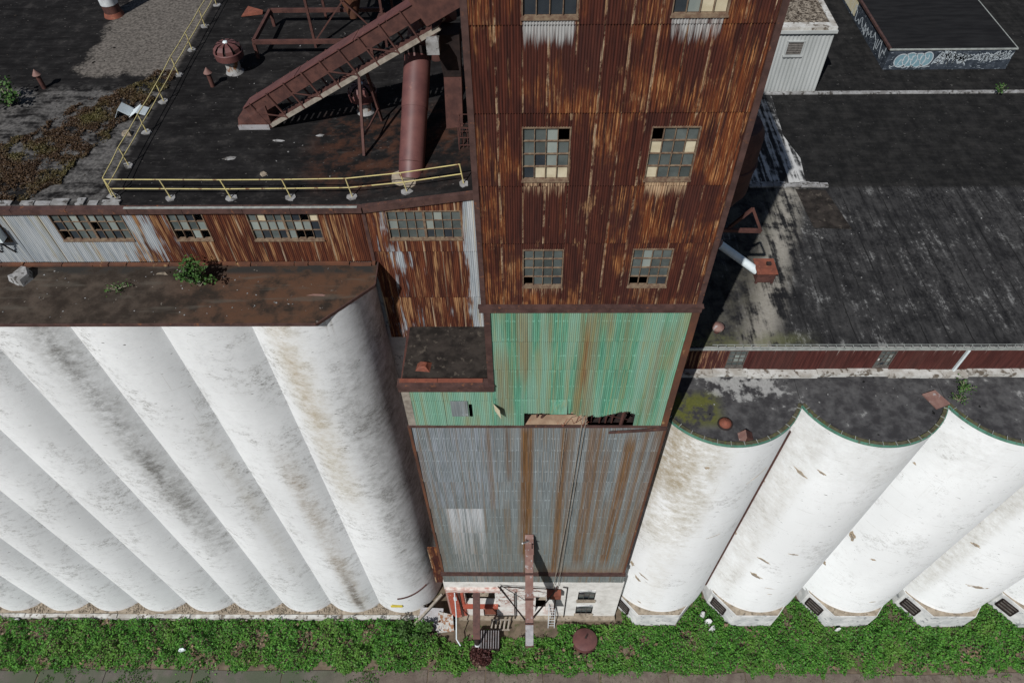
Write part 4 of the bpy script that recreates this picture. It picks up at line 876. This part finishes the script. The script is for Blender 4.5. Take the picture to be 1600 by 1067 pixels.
pts = np.stack([x, y, np.full_like(x, 32.37)+rng.uniform(0, .08, len(x))], 1)[k]
stuff(tag(leaves('roof_moss', pts, .06, 'moss'), 'band of brown and olive moss along the left side of the railing', 'moss'))

# ================================================================== RIGHT BUILDING
t = H = thing('warehouse_building', (20, 28, 0), 'low black-roofed building behind the right silos with a maroon corrugated front', 'building')
YR = 18.78
obj('body_wall', MB().box(6.2, 70, YR+.2, 37.6, 0, 24.0), 'concrete', H)
HR = [(8.85, 9.55, 22.85, 23.88), (15.25, 15.85, 22.85, 23.88)]
sheets(H, 6.2, 31.4, [22.62, 24.12], YR, 'maroon', [(a-.03, b+.03, c-.03, d+.03) for a, b, c, d in HR])
window(H, *HR[0], YR, 3, 4, ['ggg', 'gpp', 'gpp', 'ggg'], 'dframe'); window(H, *HR[1], YR, 3, 4, ['ggg', 'ggp', '.gp', 'gdg'], 'dframe')
mb = MB(); mb.v = [(5.8, YR, 24.2), (70, YR, 24.2), (70, 37.5, 24.2), (5.8, 37.5, 24.2)]; mb.f = [(0, 1, 2, 3)]; obj('flat_roof', mb, 'roofR', H, origin=(0, 0, 0))
mb = MB().box(6.2, 32, YR-.13, YR-.1, 24.12, 24.22).box(6.2, 32, YR-.13, YR+.02, 24.09, 24.12); obj('gutter', mb, 'gutter', H)
mb = MB(); x = 8.2
while x < 31: mb.bar((x, YR-.14, 24.24), (x+.01, YR+.08, 24.235), .022, .015); x += .355
mb.bar((8.0, YR+.08, 24.225), (31.5, YR+.08, 24.235), .02, .02); obj('gutter_straps', mb, 'gutter', H)
obj('downspout', MB().bar((18.77, YR-.08, 24.05), (18.77, YR-.08, 22.6), .1), 'white', H)
x = 6.2
while x < 31.4:
    L = random.uniform(1, 2.2); obj('ledge_block', MB().box(x, x+L-.01, 18.42+.05*math.sin(x*1.02)+random.uniform(-.02, .02), YR-.03, 22.452, 22.66+.04*math.sin(x)), 'ledgew', H); x += L
mb = MB().box(6, 70, 37.5, 37.75, 23.8, 24.27); obj('rear_coping', mb, 'dirtyw', H)
# pale streaked flashing sheet next to the tower
def m_streakroof():
    s = NT('whitewashed_flashing_felt', .9, .15); l = s.noise((4.5, .22, 1), 1, 5, .65); d = s.noise((1, 1, 1), 2, 4)
    c = s.mix(s.ss(s.add(s.mul(l, .7), s.mul(d, .3)), .46, .58), (.02, .02, .021), (.42, .42, .41)); s.bump(l, .03, .5); return s.out(c)
M['streak'] = m_streakroof()
mb = MB(); k = [(11.0, 29.3), (14.55, 29.55), (14.75, 31.5), (14.3, 33.5), (14.5, 37.45), (11.0, 37.45)]
obj('flashing_patch', MB().prism(k, 24.204, 24.23), 'streak', H)
mb = MB()
x = 11.6
while x < 15.4: L = random.uniform(.3, .8); mb.box(x, x+L*.97, 29.15+random.uniform(-.05, .05), 29.42+random.uniform(-.08, .08), 24.204, 24.28+random.uniform(0, .04)); x += L
obj('flashing_lip', mb, 'dirtyw', H)
for i in range(9):
    a = 12.2+random.uniform(0, 2.4); yy = 29.7+i*.85; 
# moved felt rolls / patches (dark bitumen patch)
obj('felt_patch', MB().prism([(14.1, 26.1), (15.9, 26.0), (15.4, 28.9), (13.9, 29.0)], 24.204, 24.215), 'tar', H)
# roof things, right
t = thing('rusty_roof_box', (11, 22.8, 24.2), 'rust-red square box on the roof at the end of the white pipe', 'box')
obj('casing', MB().box(10.5, 11.3, 22.4, 23.25, 24.3, 24.85), 'rust', t); obj('lid', MB().box(10.44, 11.36, 22.34, 23.31, 24.853, 24.9), 'rustred', t); obj('lid_vent', MB().box(10.95, 11.15, 22.85, 23.0, 24.9, 25.02), 'dark', t)
for x in (10.55, 11.25):
    for y in (22.45, 23.2): obj('leg', MB().box(x-.05, x+.05, y-.05, y+.05, 24.2, 24.3), 'rust', t)
t = thing('white_pipe', (9.9, 23, 24.6), 'white pipe slanting from the tower shade down to the rusty roof box', 'pipe')
obj('pipe_run', MB().tube((8.6, 23.38, 25.85), (10.55, 22.82, 24.62), .19, None, 20), 'white', t, True); obj('pipe_socket', MB().tube((8.35, 23.45, 26.0), (8.75, 23.34, 25.76), .23, None, 20), 'rustlite', t, True)
obj('pipe_drop', MB().tube((8.4, 23.43, 25.97), (6.0, 23.6, 27.6), .18, None, 16), 'dark', t, True)
t = thing('mushroom_vent', (8.35, 19.65, 24.2), 'small rust-pink mushroom vent at the corner of the right roof near the tower', 'roof vent')
obj('stack', MB().tube((8.3, 19.6, 24.2), (8.3, 19.6, 24.5), .12, None, 14), 'rust', t, True); obj('cap', MB().lathe((8.3, 19.6, 24.48), [(.26, 0), (.26, .08), (.15, .2), (.01, .25)], 18), 'rustlite', t, True)
t = thing('wall_hung_tank', (7.2, 19.8, 30.5), 'dark maroon cylindrical tank hung on the shaded right flank of the tower', 'tank')
obj('drum', MB().lathe((6.95, 20.35, 31.2), [(.4, -.9), (.85, 0), (1.02, .3), (1.05, 1.5), (1.05, 2.6), (.9, 2.9), (.01, 3.0)], 32), 'rust', t, True)
obj('bracket', MB().bar((5.7, 18.55, 31.05), (8.2, 18.45, 31.05), .12).bar((8.2, 18.45, 31.05), (7.7, 18.5, 32.0), .09).bar((7.7, 18.5, 32.0), (7.1, 18.55, 31.1), .09).bar((5.7, 20.8, 31.05), (8.2, 20.8, 31.05), .12), 'rust', t)
obj('rim_hoop', MB().lathe((6.95, 20.35, 32.6), [(1.055, 0), (1.1, .02), (1.1, .1), (1.055, .12)], 32), 'rust', t, True)
# bin roof things
t = thing('hatch_dome', (8.42, 16.05, ZR), 'round rust-red hatch cover on the mossy roof of the nearest right silo', 'hatch')
obj('dome', MB().lathe((8.42, 16.05, ZR), [(.26, 0), (.26, .1), (.18, .2), (.01, .25)], 20), 'rustred', t, True); obj('base_ring', MB().lathe((8.42, 16.05, ZR), [(.32, 0), (.32, .05), (.25, .06)], 20), 'dark', t)
t = thing('bent_hopper_lid', (9.1, 15.42, ZR), 'folded brown metal lid lying at the rim of the nearest right silo roof', 'metal lid')
obj('panel', MB().quadbox([(8.85, 15.25, ZR+.01), (9.1, 15.2, ZR+.03), (9.12, 15.6, ZR+.03), (8.85, 15.6, ZR+.01), (8.87, 15.27, ZR+.04), (9.1, 15.22, ZR+.3), (9.12, 15.6, ZR+.3), (8.87, 15.6, ZR+.04)]), 'rustlite', t); obj('panel', MB().quadbox([(9.11, 15.2, ZR+.01), (9.45, 15.3, ZR+.01), (9.45, 15.62, ZR+.01), (9.13, 15.6, ZR+.01), (9.11, 15.22, ZR+.3), (9.44, 15.3, ZR+.04), (9.44, 15.62, ZR+.04), (9.13, 15.6, ZR+.3)]), 'rust', t)
mb = MB().quadbox([(17.05, 17.5, ZR+.03), (17.4, 16.75, ZR+.03), (18.0, 16.95, ZR+.12), (17.6, 17.65, ZR+.12), (17.05, 17.5, ZR+.09), (17.4, 16.75, ZR+.09), (18.0, 16.95, ZR+.18), (17.6, 17.65, ZR+.18)])
tag(obj('loose_plate', mb, 'rustlite'), 'square pinkish rusted plate lying on the silo roof by the second seam', 'metal plate')
# far roof, ribbed penthouse, graffiti curb
mb = MB(); mb.v = [(-1, 37.75, 23.9), (90, 37.75, 23.9), (90, 120, 23.9), (-1, 120, 23.9)]; mb.f = [(0, 1, 2, 3)]
t = thing('rear_building', (40, 70, 0), 'flat black-roofed building beyond the white coping at the upper right', 'building'); obj('flat_roof', mb, 'roofR', t, origin=(0, 0, 0)); obj('body_wall', MB().box(-1, 90, 37.8, 120, 0, 23.8), 'concrete', t)
t = thing('ribbed_penthouse', (15, 40, 23.9), 'pale grey ribbed metal penthouse with gravel roof behind the tower', 'penthouse')
sheets(t, 11.0, 17.25, [23.95, 27.62], 38.2, 'siding', [(14.87, 15.72, 26.3, 27.08)], .88, .22, .03, 'ribbed_sheet'); obj('side_wall', MB().box(17.15, 17.25, 38.25, 41.6, 23.9, 27.6), 'siding', t); obj('core', MB().box(11, 17.1, 38.5, 41.6, 23.9, 27.55), 'dark', t)
obj('eave_flashing', MB().box(10.9, 17.35, 38.02, 38.2, 27.62, 27.78).box(17.26, 17.36, 38.2, 41.7, 27.62, 27.78), 'siding', t); obj('gravel_kerb', MB().box(10.9, 17.3, 38.1, 38.65, 27.78, 27.95).box(17.0, 17.3, 38.65, 41.7, 27.78, 27.95), 'ledgew', t); obj('gravel_roof', MB().box(10.95, 17.0, 38.65, 41.6, 27.7, 27.9), 'gravel', t)
lv = obj('louvre_frame', MB().box(14.8, 14.87, 38.12, 38.3, 26.25, 27.1).box(15.72, 15.79, 38.12, 38.3, 26.25, 27.1).box(14.8, 15.79, 38.12, 38.3, 27.08, 27.14).box(14.75, 15.84, 38.08, 38.3, 26.2, 26.3), 'siding', t)
for i in range(7): z = 26.36+i*.105; obj('slat', MB().quadbox([(14.87, 38.16, z), (15.72, 38.16, z), (15.72, 38.24, z+.07), (14.87, 38.24, z+.07), (14.87, 38.17, z+.02), (15.72, 38.17, z+.02), (15.72, 38.25, z+.09), (14.87, 38.25, z+.09)]), 'dframe', lv)
t = GF = thing('graffiti_roof_curb', (25.8, 46, 23.9), 'low dark raised roof block with pale graffiti on its sides', 'roof block')
gx0, gx1, gy, gz = 22.05, 29.5, 40.6, 25.2
obj('block_wall', MB().box(gx0, gx1, gy, 60, 23.9, gz), 'graf', GF); mb = MB(); obj('block_roof', MB().box(gx0-.05, gx1+.05, gy-.05, 60, gz+.002, gz+.06), 'felt', GF)
obj('coping', MB().box(gx0-.07, gx1+.07, gy-.07, gy+.0, gz-.01, gz+.07).box(gx1+.02, gx1+.08, gy, 60, gz-.01, gz+.07), 'gutter', GF); obj('coping_side', MB().box(gx0-.09, gx0+.05, gy+.03, 60, gz-.04, gz+.09), 'trim', GF)
def ribbon(pts, w_=.03, y=gy-.012, side=False):
    mb = MB()
    for (a, b), (c, d_) in zip(pts[:-1], pts[1:]):
        if side: mb.bar((gx0-.012, a, b), (gx0-.012, c, d_), .012, w_)
        else: mb.bar((a, y, b), (c, y, d_), .012, w_)
    return mb
# bubble lettering
def blob(x, z, rx, rz): return [(x+rx*math.cos(t_*2*math.pi/18), z+rz*math.sin(t_*2*math.pi/18)) for t_ in range(19)]
for i, (x, z, rx, rz) in enumerate([(22.95, 24.5, .42, .42), (23.45, 24.55, .42, .45), (23.95, 24.52, .42, .45), (24.42, 24.6, .36, .45)]):
    mb = MB(); p = blob(x, z, rx, rz)[:-1]; mb.v = [(a, gy-.006-.001*i, b) for a, b in p]; mb.f = [tuple(range(len(p)))]; obj('graffiti_fill', mb, 'grafblue', GF); obj('graffiti_line', ribbon(blob(x, z, rx, rz), .055, gy-.014), 'grafline', GF)
    obj('graffiti_line', ribbon([(x-rx*.4, z-rz*.6), (x-rx*.1, z+rz*.2), (x+rx*.3, z-.05), (x+rx*.2, z+rz*.6)], .045, gy-.016), 'grafline', GF)
def scrib(x0, x1, z0, z1, n, w_=.04, side=False): 
    p = [(x0+(x1-x0)*i/n+random.uniform(-.2, .2), random.uniform(z0, z1)) for i in range(n+1)]; q = []
    for a, b in zip(p[:-1], p[1:]): q += [a, ((a[0]+b[0])/2+random.uniform(-.1, .1), (a[1]+b[1])/2+random.uniform(-.12, .12))]
    return ribbon(q+[p[-1]], w_, gy-.014, side)
for a in ((22.3, 24.8, 24.05, 24.2, 22, .03), (25.0, 26.9, 24.15, 25.05, 34, .045), (25.2, 26.9, 24.3, 25.1, 28, .035), (26.7, 27.8, 24.4, 25.0, 16, .035), (27.7, 28.7, 24.25, 25.1, 22, .035), (28.4, 29.4, 24.5, 25.1, 18, .03), (25.0, 26.9, 24.2, 25.0, 26, .05), (25.2, 26.8, 24.3, 25.1, 22, .04), (26.7, 27.7, 24.6, 24.9, 9, .035), (27.7, 28.6, 24.3, 25.05, 16, .04), (28.5, 29.4, 24.7, 25.05, 10, .035)): obj('graffiti_scrawl', scrib(*a), 'grafline', GF)
for a in ((41.0, 42.6, 24.1, 25.1, 14, .05), (42.6, 45, 24.0, 25.0, 16, .05), (44, 47.5, 24.0, 24.9, 18, .05)): obj('graffiti_scrawl', scrib(*a, True), 'grafline', GF)
obj('painted_panel', MB().box(gx0-.01, gx0-.004, 46.8, 51, 24.1, 25.15), 'grafw', GF)

# ================================================================== FRONT YARD THINGS
# long chute
t = thing('grain_chute', (.33, 13, 6), 'long rusty square chute hanging out from the grey wall, casting a slanting shadow', 'chute')
a, b = Vector((.3, 15.2, 11.8)), Vector((.33, 11.72, 6.4)); n = 4
for i in range(n): p, q = a.lerp(b, i/n), a.lerp(b, (i+1)/n-.006); obj('chute_section', MB().bar(p, q, .43-.0*i, .36), 'rustlite' if i < 3 else 'dullzinc', t)
for i in range(n+1): p = a.lerp(b, min(.985, i/n)); q = a.lerp(b, min(.985, i/n)+.014); obj('flange', MB().bar(p, q, .47, .40), 'rust', t)
obj('head_casing', MB().quadbox([(.1, 14.75, 11.7), (.55, 14.75, 11.7), (.55, 15.3, 11.9), (.1, 15.3, 11.9), (.08, 15.1, 12.9), (.52, 15.1, 12.9), (.52, 15.3, 13.0), (.08, 15.3, 13.0)]), 'rustlite', t); obj('hoist_arm', MB().bar((-.05, 14.7, 13.3), (.5, 15.3, 12.4), .07), 'zinc', t); obj('hoist_arm', MB().bar((.45, 14.6, 12.9), (.45, 15.3, 12.3), .05), 'dark', t)
mb = MB().bar((-1.5, 15.1, 6.1), (.3, 12.5, 7.6), .05).bar((2.0, 15.1, 5.7), (.33, 12.6, 7.7), .05).bar((-1.4, 15.15, 5.9), (.3, 13.8, 3.2), .06).bar((2.0, 15.15, 5.6), (.5, 14, 3.4), .06).bar((-.55, 15.1, .3), (-.55, 15.1, 4.9), .07).bar((-1.4, 15.12, 6.0), (2.0, 15.12, 5.6), .05)
obj('stay_rods', mb, 'dark', t)
# dark square down spout
t = thing('loading_spout', (-2.82, 13.5, 2.5), 'dark brown square spout sloping out of the loading doorway', 'spout')
obj('spout_tube', MB().bar((-2.85, 15.6, 5.0), (-2.82, 12.95, 3.3), .42, .34), 'rust', t); obj('spout_tip', MB().tube((-2.82, 12.98, 3.35), (-2.78, 12.72, 2.95), .2, .15, 14), 'dark', t, True); obj('tip_ring', MB().tube((-2.78, 12.74, 2.98), (-2.775, 12.68, 2.88), .17, None, 14), 'zinc', t, True)
obj('spout_leg', MB().bar((-2.82, 13.4, 0), (-2.82, 13.4, 3.5), .1), 'rust', t)
# pit grate, cone, ladder, drainpipe
t = thing('pit_grate', (-2.2, 13.7, .05), 'steel bar grate over the pit next to the dark spout', 'grate')
obj('grate_frame', MB().bar((-2.9, 13.2, .53), (-1.55, 13.2, .53), .06).bar((-2.9, 14.2, .53), (-1.55, 14.2, .53), .06).bar((-2.9, 13.2, .53), (-2.9, 14.2, .53), .06).bar((-1.55, 13.2, .53), (-1.55, 14.2, .53), .06), 'dark', t)
for i in range(9): x = -2.85+i*.156; obj('grate_bar', MB().bar((x, 13.15, .56), (x, 14.25, .56), .04, .03), 'dullzinc', t)
obj('grate_kerb', MB().box(-2.9, -1.55, 13.1, 14.3, 0, .5), 'dark', t)
t = thing('rusty_cone_lid', (3.9, 13.75, .1), 'round dark rusty steel cone lying in the ivy', 'cone lid')
mb = MB(); n = 40; c0 = (3.92, 13.72, .55); 
for i in range(n): a = 2*math.pi*i/n; mb.v.append((c0[0]+.78*math.cos(a), c0[1]+.74*math.sin(a), c0[2]-.12*math.sin(a)))
mb.v.append((3.95, 13.75, .9)); 
for i in range(n): a = 2*math.pi*i/n; mb.v.append((c0[0]+.78*math.cos(a), c0[1]+.74*math.sin(a), c0[2]-.12*math.sin(a)-.5))
for i in range(n): j = (i+1) % n; mb.f.append((i, j, n)); mb.f.append((i, n+1+i, n+1+j, j))
obj('cone', mb, 'pipe', t, True); obj('nozzle', MB().tube((3.95, 13.75, .86), (3.95, 13.74, .98), .07, None, 12), 'dark', t)
t = thing('drainpipe', (-4.3, 15, 0), 'thin white pipe leaning from the red doorway out over the ivy', 'pipe')
obj('pipe_run', MB().path([(-4.15, 15.1, 5.0), (-4.2, 14.6, 2.5), (-4.25, 13.6, .9), (-4.0, 13.3, .6)], .04, 8), 'white', t)
t = thing('steel_ladder', (1.9, 14.9, 0), 'short rusty ladder leaning on the brick wall right of the chute', 'ladder')
obj('ladder_rail', MB().bar((1.6, 14.6, 0), (1.6, 15.2, 2.6), .05), 'zinc', t); obj('ladder_rail', MB().bar((2.0, 14.6, 0), (2.0, 15.2, 2.6), .05), 'zinc', t)
for i in range(8): k = .1+i*.115; obj('rung', MB().bar((1.6, 14.6+.6*k, 2.6*k), (2.0, 14.6+.6*k, 2.6*k), .03), 'zinc', t)
tag(obj('wall_conduit', MB().path([(2.62, 15.2, .3), (2.62, 15.2, 5.6), (2.35, 15.2, 5.7)], .03, 6), 'dark'), 'thin dark conduit on the white brick left of the arched windows', 'conduit')
t = thing('steel_post', (1.75, 15.1, 0), 'dark steel post against the brick wall below the cables', 'post'); obj('shaft', MB().bar((1.95, 15.12, 0), (1.95, 15.12, 5.9), .09), 'trim', t); obj('crate_bracket', MB().box(1.4, 2.25, 14.85, 15.2, 4.6, 5.3), 'rustred', t)
t = thing('broken_pallet', (-1.6, 14.5, 0), 'broken wooden pallet leaning below the wall between the two spouts', 'pallet')
for i in range(5): obj('board', MB().bar((-2.1+i*.27, 14.35, .15+.02*i), (-2.0+i*.27, 14.9, .75), .1, .03), 'wood', t)
obj('batten', MB().bar((-2.15, 14.37, .2), (-.9, 14.37, .28), .08, .05), 'wood', t); obj('batten', MB().bar((-2.1, 14.85, .74), (-.85, 14.85, .8), .08, .05), 'wood', t)
t = thing('collapsed_shed', (-5.9, 14.9, 0), 'collapsed grey sheet lean-to between the last left silo and the brick base', 'shed')
obj('fallen_sheet', MB().quadbox([(-6.9, 14.5, .1), (-5.3, 14.3, .1), (-5.2, 15.5, .9), (-6.7, 15.6, .8), (-6.9, 14.5, .16), (-5.3, 14.3, .16), (-5.2, 15.5, .96), (-6.7, 15.6, .86)]), 'dullzinc', t); obj('fallen_sheet', MB().quadbox([(-5.6, 14.2, .05), (-4.5, 14.3, .15), (-4.6, 15.2, .6), (-5.5, 15.3, .9), (-5.6, 14.2, .11), (-4.5, 14.3, .21), (-4.6, 15.2, .66), (-5.5, 15.3, .96)]), 'rustzinc', t)
obj('fallen_beam', MB().bar((-7.3, 14.4, .3), (-5.2, 16.0, 2.2), .14), 'wood', t); obj('gap_shade_block', MB().box(-6.15, -5.75, 14.25, 14.5, 0, .55), 'dark', t)  # black block stands in for the shade under the fallen sheets
for i, (x, y) in enumerate(((12.2, 14.5), (12.0, 14.9), (11.7, 15.4))): rubble('concrete_lump', x, y, 0, .3-.05*i, .24, .55, 'concrete', ['white concrete lump in the ivy before the first right seam, nearest one', 'white concrete lump in the ivy, middle one at the first right seam', 'white concrete lump closest to the first right seam'][i])
rubble('white_litter', -21.8, 13.0, .35, .22, .16, .2, 'white', 'scrap of white litter in the ivy below the left silos')
rubble('white_litter', 20.2, 14.5, .2, .2, .12, .3, 'concrete', 'pale lump in the ivy at the foot of the third right silo')
# ------------------------------------------------------------------ ivy and shrubs
N = 165000; x = rng.uniform(-38, 38, N); y = rng.uniform(11.55, 17.2, N)
edge = 11.95+.3*vn(x, y*0, 1.3, 11)+.2*vn(x, y*0, 4, 12); k = y > edge
right = x > 6.0
cxn = np.round((x-8.75)/6.15)*6.15+8.75; u = x-cxn
fr = np.where(u < -1.52, 14.72+(-1.52-u)*1.15, np.where(u > 1.1, 14.72+(u-1.1)*1.1, 14.72)); fr = np.minimum(fr, 16.9)
k &= np.where(right, y < fr, y < 14.95)
k &= ~((x > -6.4) & (x < 2.2) & (y > 13.95+.3*vn(x, y, 1.7, 21)))
k &= ~((x > 2.2) & (x < 6.4) & (y > 14.75))
k &= ~((np.hypot(x-3.92, (y-13.72)) < .8) | ((x > -2.95) & (x < -1.5) & (y > 13.1) & (y < 14.3)) | (np.hypot(x+2.7, y-12.85) < .75))
bare = vn(x, y, 1.25, 31)+.5*vn(x, y, 3.1, 32); k &= (bare < np.where(x > 6, 1.15, .85)) | (rng.uniform(0, 1, N) < .2)
hgt = .24+.2*vn(x, y, 1.6, 41)+.13*vn(x, y, 4.2, 42); hgt = np.where(x < -5.4, hgt*1.45, hgt)+np.where((x > -9.5) & (x < -5.5), .35, 0)
hgt *= np.clip((y-edge)/.5, .15, 1)
z = np.clip(hgt, .05, 2)*np.sqrt(rng.uniform(0, 1, N))
pts = np.stack([x, y, z], 1)[k]
stuff(tag(leaves('ivy_ground_cover', pts, .125, 'ivy', None, .6), 'dense green ivy carpet along the foot of the silos', 'ivy'))
N = 5200; x = rng.uniform(-38, 38, N); y = rng.uniform(12.1, 14.9, N); b = vn(x, y, 1.25, 31)+.5*vn(x, y, 3.1, 32); q = b > np.where(x > 6, 1.05, .75)
stuff(tag(leaves('dead_stems', np.stack([x, y, rng.uniform(.1, .4, N)], 1)[q], .2, 'dry', None, .9), 'brown dead patches among the ivy', 'dead stems'))
N = 9000; x = rng.uniform(-38, -9, N); y = rng.uniform(10.2, 12.0, N); q = vn(x, y, .9, 55)+(11.6-y)*.9 > .55
stuff(tag(leaves('grass_tufts', np.stack([x, y, rng.uniform(.05, .1, N)], 1)[q], .1, 'shrub', None, .9), 'thin green grass over the pavement at the lower left', 'grass'))
xx = rng.uniform(-38, 38, 5000); yy = 12.0+rng.normal(0, .16, 5000); q = vn(xx, yy, 1.4, 77) > .1
stuff(tag(leaves('kerb_weeds', np.stack([xx, yy, rng.uniform(.05, .14, 5000)], 1)[q], .11, 'ivy', None, .8), 'weeds creeping over the pavement edge', 'weeds'))
def shrub(name, c, rx, ry, h, n, size, label, stems=9, group=None):
    t = thing(name, c, label, 'plant', group); mb = MB(); pts = []
    for i in range(stems):
        a = random.uniform(0, 6.28); r = random.uniform(.3, 1); e = Vector((c[0]+rx*r*math.cos(a), c[1]+ry*r*math.sin(a), c[2]+h*random.uniform(.4, 1)))
        mid = Vector(c).lerp(e, .5)+Vector((0, 0, h*.15)); mb.tube(c, mid, .018, .012, 5).tube(mid, e, .012, .005, 5)
        for j in range(n//stems): 
            s_ = random.uniform(.25, 1.05); p = (Vector(c).lerp(mid, s_*2) if s_ < .5 else mid.lerp(e, s_*2-1))+Vector((random.gauss(0, .09), random.gauss(0, .09), random.gauss(.02, .07))); pts.append(tuple(p))
    obj('stem', mb, 'twig', t); leaves('foliage', pts, size, 'shrub', t, .6, c)
t = thing('dead_bush', (-2.7, 12.85, 0), 'dark red-brown dead bush in the ivy in front of the grate', 'bush')
q = rng.normal(0, 1, (1500, 3)); q /= np.linalg.norm(q, axis=1)[:, None]; q *= (rng.uniform(.05, 1, 1500)**.5)[:, None]; q[:, 2] = np.abs(q[:, 2])
leaves('twigs', q*np.array([.85, .7, .6])+np.array([-2.7, 12.85, .05]), .13, 'deadred', t, .9, (-2.7, 12.85, 0))
shrub('roof_shrub', (-11.35, 17.15, 29.74), .85, .8, 1.0, 620, .12, 'green shrub growing on the brown roof slab against the rusty wall', 14)
shrub('roof_shrub', (-19.8, 24.2, 32.36), .9, .8, .9, 300, .14, 'green shrub at the left edge on the gravel roof', 9)
shrub('roof_weed', (18.9, 17.75, ZR), .5, .45, .35, 160, .09, 'low weeds at the second seam of the right silo roofs', 9)
shrub('roof_weed', (18.5, 17.2, ZR), .35, .3, .3, 90, .08, 'weeds spilling over the green rim at the second right seam', 7)
shrub('roof_weed', (27.6, 37.4, 24.25), .4, .3, .5, 90, .12, 'small weed on the white coping at the far right', 6)
shrub('roof_weed', (-14.2, 17.0, 29.74), .7, .25, .16, 110, .07, 'sparse grassy weeds on the brown slab left of the shrub', 9)
shrub('bush', (-7.0, 14.2, 0), 1.5, .8, 1.3, 1500, .17, 'dense bush at the foot of the last left silo', 22)
rubble('slab_stone', -17.8, 17.5, 29.74, .45, .4, .3, 'dirtyw', 'big broken concrete lump on the brown slab at the left')
rubble('slab_scrap', -12.9, 17.75, 29.74, .35, .08, .04, 'ledge', 'flat pale scrap on the brown slab near the kerb')
rubble('slab_scrap', -7.2, 16.7, 29.74, .42, .05, .03, 'rustlite', 'thin pinkish strip lying on the brown slab near its cut corner')
